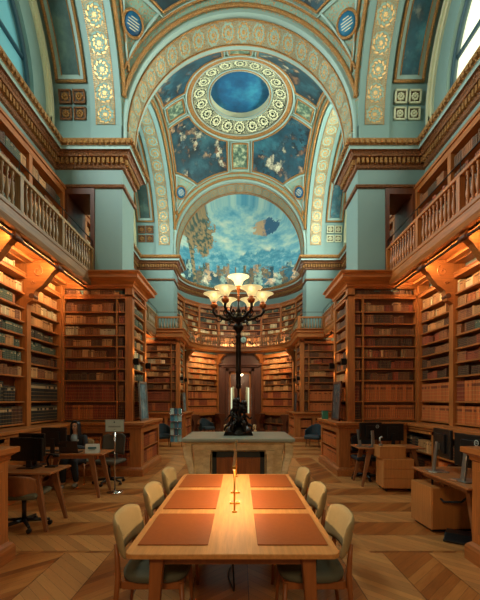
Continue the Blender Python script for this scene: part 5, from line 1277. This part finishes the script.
# right side: desks, monitors with silver stands, pedestals
make_desk((2.90, 7.52, 0), 1.26, .62, 'oak desk in front of the right low bookcase, far one on the right')
make_monitor((2.56, 7.48, .741), math.radians(188), 'black monitor seen from behind on the far right desk', .46, .34, True, 'silver', ht=.13)
make_monitor((3.02, 7.56, .741), math.radians(184), 'second black monitor on the far right desk, nearer the wall', .46, .34, False, 'black', ht=.10)
hd = thing('document_holder', 'tall silver document holder standing on the left end of the far right desk', 'stand', (2.36, 7.46, .741))
b = MB(); b.box(-.07, .07, -.05, .05, 0, .012); L('foot', b, M['silver'], hd); b = MB(); b.taper((0, .01, .012), (-.04, .03, .33), .028, .010, .026, .008); L('upright', b, M['silver'], hd)
swivel_chair((2.62, 7.95, 0), PI, 'black swivel chair behind the far right desk', M['cloth_black'], False, .9)
pd = thing('drawer_pedestal', 'pale wooden drawer pedestal on castors beside the far right desk', 'cabinet', (2.86, 7.04, 0), math.radians(-3))
b = MB(); b.box(-.27, .27, -.22, .22, .06, .585); L('carcass', b, M['pale'], pd, bevel=.006)
for k in range(3): b = MB(); b.box(-.262, .262, -.232, -.221, .068 + .172 * k, .232 + .172 * k); L('drawer_front', b, M['pale'], pd, bevel=.003)
for sx in (-.21, .21):
    for sy in (-.16, .16): b = MB(); b.lathe([(.026, -.014), (.028, 0), (.026, .014)], (sx, sy, .029), 12, 0, Matrix.Rotation(PI / 2, 3, 'X')); b.box(sx - .01, sx + .01, sy - .01, sy + .01, .03, .06); L('caster', b, M['black'], pd, smooth='auto')
bx = thing('wooden_box', 'pale wooden box lying on top of the far drawer pedestal', 'box', (2.78, 7.08, .587), math.radians(-3))
b = MB(); b.box(-.23, .23, -.19, .19, 0, .20); L('box_body', b, M['pale'], bx, bevel=.005); b = MB(); b.box(-.235, .235, -.195, .195, .201, .216); L('lid', b, M['pale'], bx, bevel=.003)
wcx = thing('handset', 'small white handset on a stand on the pale wooden box', 'telephone', (2.62, 7.06, .804))
b = MB(); b.box(-.03, .03, -.03, .03, 0, .03); b.tube([(0, 0, .03), (-.005, 0, .08)], .010, 8); L('cradle', b, M['silver'], wcx, smooth='auto'); b = MB(); b.tube([(-.02, 0, .08), (-.02, 0, .15), (.02, 0, .16)], [.016, .014, .018], 8); L('receiver', b, M['white'], wcx, smooth='auto')
# near right desk, long side along the aisle
make_desk((2.96, 4.56, 0), 1.28, 1.22, 'large oak desk nearest on the right, two monitors with silver stands on it', math.radians(90), .26)
bpy.data.objects['desk.003'].rotation_euler = (0, 0, math.radians(90))
make_monitor((2.60, 4.84, .741), math.radians(84), 'black monitor with silver stand at the far end of the near right desk', .52, .36, False, 'silver', ht=.18)
make_monitor((2.62, 4.26, .741), math.radians(96), 'black monitor showing a round white maker badge, near right desk', .56, .38, True, 'silver', ht=.14)
keyboard((3.05, 4.5, .741), math.radians(80), 'black keyboard behind the monitors on the near right desk')
for i, (x, y, c_, lab) in enumerate(((2.46, 4.78, 'white', 'small white paper stack near the edge of the near right desk'), (2.45, 4.30, 'skin', 'flat tan notebook at the edge of the near right desk'))):
    b = MB()
    for k in range(3): b.box(-.06 - .004 * k, .06, -.04, .045 + .003 * k, .004 * k, .004 * k + .0038)
    o_ = tag(b.build('paper_stack' if i == 0 else 'notebook', M[c_]), lab, 'paper'); o_.location = (x, y, .741); o_.rotation_euler = (0, 0, .4)
cb = MB(); cb.tube([(2.52, 4.98, .70), (2.46, 4.86, .50), (2.50, 4.66, .40), (2.62, 4.50, .44), (2.72, 4.36, .62), (2.74, 4.30, .70)], .014, 6)
tag(cb.build('cable_bundle', plain('matte_cable', '#0c0c0c', .9), smooth=True), 'black cable bundle sagging below the near right desk', 'cable')
pd2 = thing('storage_pedestal', 'pale wooden storage pedestal with a dark front under the near right desk', 'cabinet', (2.66, 4.98, 0), math.radians(3))
b = MB(); b.box(-.30, .32, -.25, .25, .04, .56); L('carcass', b, M['pale'], pd2, bevel=.006); b = MB(); b.box(-.29, .31, -.262, -.251, .05, .55); L('door', b, M['pale'], pd2, bevel=.003)
b = MB(); b.box(-.26, .28, -.21, .21, 0, .04); L('plinth', b, M['black'], pd2)
ft = thing('footrest', 'black footrest on the floor under the near right desk', 'footrest', (2.60, 4.42, 0), math.radians(-35))
b = MB(); b.box(-.2, .2, -.13, .13, 0, .03); L('base', b, M['black'], ft, bevel=.01); b = MB(); b.taper((0, -.05, .03), (0, .05, .09), .19, .10, .19, .09); L('tread', b, M['black'], ft, bevel=.01)

# ------------------------------------------------------------------ pictures on the low bookcases, rack, armchairs
def picture(loc, s, w_, h, lab, mat, lean=.05):
    t_ = thing('framed_picture', lab, 'picture', loc)
    def T(a, c_, d): return (-s * (-lean * c_ / h) * 1.0 + -s * d * 1.0, a, c_)
    b = MB()
    for a0, a1, c0, c1 in ((-w_ / 2, w_ / 2, 0, .05), (-w_ / 2, w_ / 2, h - .05, h), (-w_ / 2, -w_ / 2 + .05, 0, h), (w_ / 2 - .05, w_ / 2, 0, h)):
        b.raw([T(a, c_, d) for d in (0, .03) for a, c_ in ((a0, c0), (a1, c0), (a1, c1), (a0, c1))], [(0, 3, 2, 1), (4, 5, 6, 7), (0, 1, 5, 4), (1, 2, 6, 5), (2, 3, 7, 6), (3, 0, 4, 7)])
    L('frame', b, M['silver'] if s < 0 else M['dark_wood'], t_)
    b = MB(); b.raw([T(a, c_, .015) for a, c_ in ((-w_ / 2 + .04, .04), (w_ / 2 - .04, .04), (w_ / 2 - .04, h - .04), (-w_ / 2 + .04, h - .04))], [(0, 1, 2, 3)]); L('print', b, mat, t_, fix=False)
PR = mural('framed_print', '#20323a', '#5f7f86', '#a9b8b0', .8, 2.5, 7.0); PR2 = mural('framed_print_dark', '#171a1b', '#3e4344', '#7d7a70', .8, 2.5, 9.0)
for s in (-1, 1):
    sd = 'left' if s < 0 else 'right'
    picture((s * 2.28, 9.02, 1.166), s, .72, .92, 'framed print leaning on the %s low bookcase of the middle pier' % sd, PR if s < 0 else PR2)
    picture((s * 2.30, 15.8, 1.166), s, .62, .80, 'framed print leaning on the %s low bookcase of the far pier' % sd, PR if s < 0 else PR2)
gb_ = thing('display_box', 'small green glass display box on the right low bookcase of the middle pier', 'box', (2.18, 9.75, 1.166))
b = MB(); b.box(-.07, .07, -.08, .08, 0, .20); L('case', b, plain('green_glass_box', '#3f7d62', .2), gb_, bevel=.005); b = MB(); b.box(-.075, .075, -.085, .085, .201, .215); L('lid', b, M['ink'], gb_)
rk = thing('brochure_rack', 'wire rack full of blue brochures standing in the left aisle', 'rack', (-2.24, 13.3, 0), math.radians(12))
b = MB()
for x in (-.2, .2): b.tube([(x, .1, 0), (x, .1, 1.36)], .010, 6); b.tube([(x, -.12, .02), (x, .12, .02)], .010, 6)
for z in (.18, .42, .66, .9, 1.14): b.tube([(-.2, .1, z), (-.2, -.04, z), (.2, -.04, z), (.2, .1, z)], .006, 5)
L('wire_frame', b, M['chrome'], rk, smooth='auto')
cols = ['#2b6a80', '#5f98a0', '#93a8a0', '#1b4354', '#3f6f6c', '#2f5866']
for r, z in enumerate((.19, .43, .67, .91, 1.15)):
    for c_ in range(3):
        br = MB(); x = -.133 + .133 * c_; br.taper((x, -.02, z), (x, .02, z + .21), .058, .012, .058, .010)
        o_ = br.build('brochure', M.setdefault('br%d' % ((r * 2 + c_) % 6), plain('brochure_print', cols[(r * 2 + c_) % 6], .5, 0, .6, 18)), None)
        o_.location = rk.location; o_.rotation_euler = rk.rotation_euler
        tag(o_, 'brochure in the wire rack, %s row up, %s pocket' % (ORD[r + 1], ('left', 'middle', 'right')[c_]), 'brochure', 'brochures in the rack')
def armchair(loc, rz, lab):
    t_ = thing('armchair', lab, 'armchair', loc, rz)
    b = MB(); b.loft([(-.27, .27, -.28, .25, .28), (-.28, .28, -.3, .26, .36), (-.26, .26, -.28, .25, .43)]); L('seat', b, M['navy'], t_, bevel=.03)
    b = MB(); P = [(.30 * math.cos(math.radians(a)), .27 * math.sin(math.radians(a)), 0) for a in range(-20, 201, 20)]
    V = []; F = []
    for k, p in enumerate(P):
        h = .58 + .22 * max(0, math.sin(math.radians(-20 + 20 * k))) ** 1.5
        for sc2, z in ((1.0, .25), (1.12, .25), (1.14, h), (1.0, h)): V.append((p[0] * sc2, p[1] * sc2, z))
    for k in range(len(P) - 1):
        for q in range(4): F.append((k * 4 + q, k * 4 + (q + 1) % 4, (k + 1) * 4 + (q + 1) % 4, (k + 1) * 4 + q))
    F += [(0, 1, 2, 3), tuple((len(P) - 1) * 4 + q for q in (3, 2, 1, 0))]; b.raw(V, F); L('backrest', b, M['navy'], t_, bevel=.03)
    for sx in (-1, 1):
        for sy in (-1, 1): b = MB(); b.tube([(sx * .24, sy * .2, 0), (sx * .22, sy * .18, .27)], [.012, .018], 8); L('leg', b, M['dark_wood'], t_)
armchair((2.62, 13.4, 0), math.radians(-120 + 90), 'dark blue armchair in the right aisle before the far pier')
armchair((-2.75, 13.6, 0), math.radians(20), 'dark blue armchair in the left aisle behind the brochure rack')
armchair((-1.55, 17.6, 0), math.radians(40), 'dark blue armchair in the left part of the apse')
# ------------------------------------------------------------------ build the books
bpy.context.view_layer.update()
dg = bpy.context.evaluated_depsgraph_get(); C0 = Vector(cam.location)
def book_faces(mb, p, u, n, w_, h, d, mi, tint):
    p = Vector(p); u = Vector((u[0], u[1], 0)); n = Vector((n[0], n[1], 0)); Z = Vector((0, 0, 1)); e = min(.006, w_ * .18)
    a = [p + u * e, p + u * (w_ - e), p + u * w_ - n * e * 1.5, p + u * w_ - n * d, p - n * d, p - n * e * 1.5]
    k = len(a); lo = a; hi = [q + Z * h for q in a]
    for i in range(k):
        j = (i + 1) % k
        mb.face([lo[i], lo[j], hi[j], hi[i]], mi, [(0, 0), (1, 0), (1, 1), (0, 1)] if i in (0, 1, 5) else [(0, .02), (0, .02), (0, .02), (0, .02)], tint)
    mb.face(hi, mi, [(0, .02)] * k, tint); mb.face(lo[::-1], mi, [(0, .02)] * k, tint)
vis = []
for i, r in enumerate(BOOKS):
    p, u, n, w_, h, d = r[:6]; c = Vector(p) + Vector((u[0], u[1], 0)) * w_ / 2 + Vector((0, 0, h / 2)); v = c - C0
    if v.y < .5: r.append(-2); continue
    px, py = 240 + 380 * v.x / v.y, 400 - 380 * v.z / v.y
    cosf = -(v.normalized().dot(Vector((n[0], n[1], 0)))); inn = -20 < px < 500 and -20 < py < 620
    if not inn or cosf <= 0: r.append(-1 if inn else -2); continue
    area = w_ * h * cosf * (380 / v.y) ** 2
    hit, loc, *_ = sc.ray_cast(dg, C0, v.normalized(), distance=v.length - .02)
    r.append(0 if hit else area)
    if not hit and 2 < px < 478 and 2 < py < 598: vis.append((area, i))
vis.sort(reverse=True); chosen = set(i for _, i in vis[:300])
def add_tint(me, tints):
    at = me.attributes.new('tint', 'FLOAT', 'FACE'); at.data.foreach_set('value', tints)
rest = MB(); cache = {}
for i, r in enumerate(BOOKS):
    p, u, n, w_, h, d, col_, ti, case, row, k, a_ = r; mi = BK.index(col_)
    if i in chosen:
        key = (mi, round(ti * 4))
        if key not in cache:
            m1 = MB(); book_faces(m1, (0, 0, 0), (1, 0), (0, -1), .04, .25, .1, 0, key[1] / 4); o = m1.build('book', [BM[mi]]); add_tint(o.data, m1.t); cache[key] = o.data; bpy.data.objects.remove(o)
        o = bpy.data.objects.new('book', cache[key]); COL.objects.link(o); o.location = p
        o.rotation_euler = (0, 0, math.atan2(u[1], u[0])); nn = Vector((math.sin(o.rotation_euler.z), -math.cos(o.rotation_euler.z)))
        o.scale = (w_ / .04, d / .1 * (1 if nn.dot(Vector(n)) > 0 else -1), h / .25)
        tag(o, '%s book, %s %s, %s' % (WORDS[col_], ORD[min(k, 60)] , row, case), 'book', 'books in the wooden cases')
        o['_k'] = k
    else:
        if a_ == -2 and p[1] < 2.0: continue
        book_faces(rest, p, u, n, w_, h, d, mi, ti)
o = rest.build('books', BM, fix=False); add_tint(o.data, rest.t); tag(o, 'thousands of further leather books filling all the wooden cases', 'books', kind='stuff')
# readable unique labels for the single books
for o in COL.objects:
    if '_k' in o.keys():
        k = o['_k']; del o['_k']; lab = o['label']; c_, rest_ = lab.split(' book, ', 1); words = rest_.split(' ', 1)
        o['label'] = '%s book, %s along %s' % (c_, words[0], words[1].replace(' shelf up', ' shelf up').replace('at the ', 'by '))
print('BOOKS', len(BOOKS), 'visible', len(vis), 'chosen', len(chosen), 'smallest px', vis[min(299, len(vis) - 1)][0])
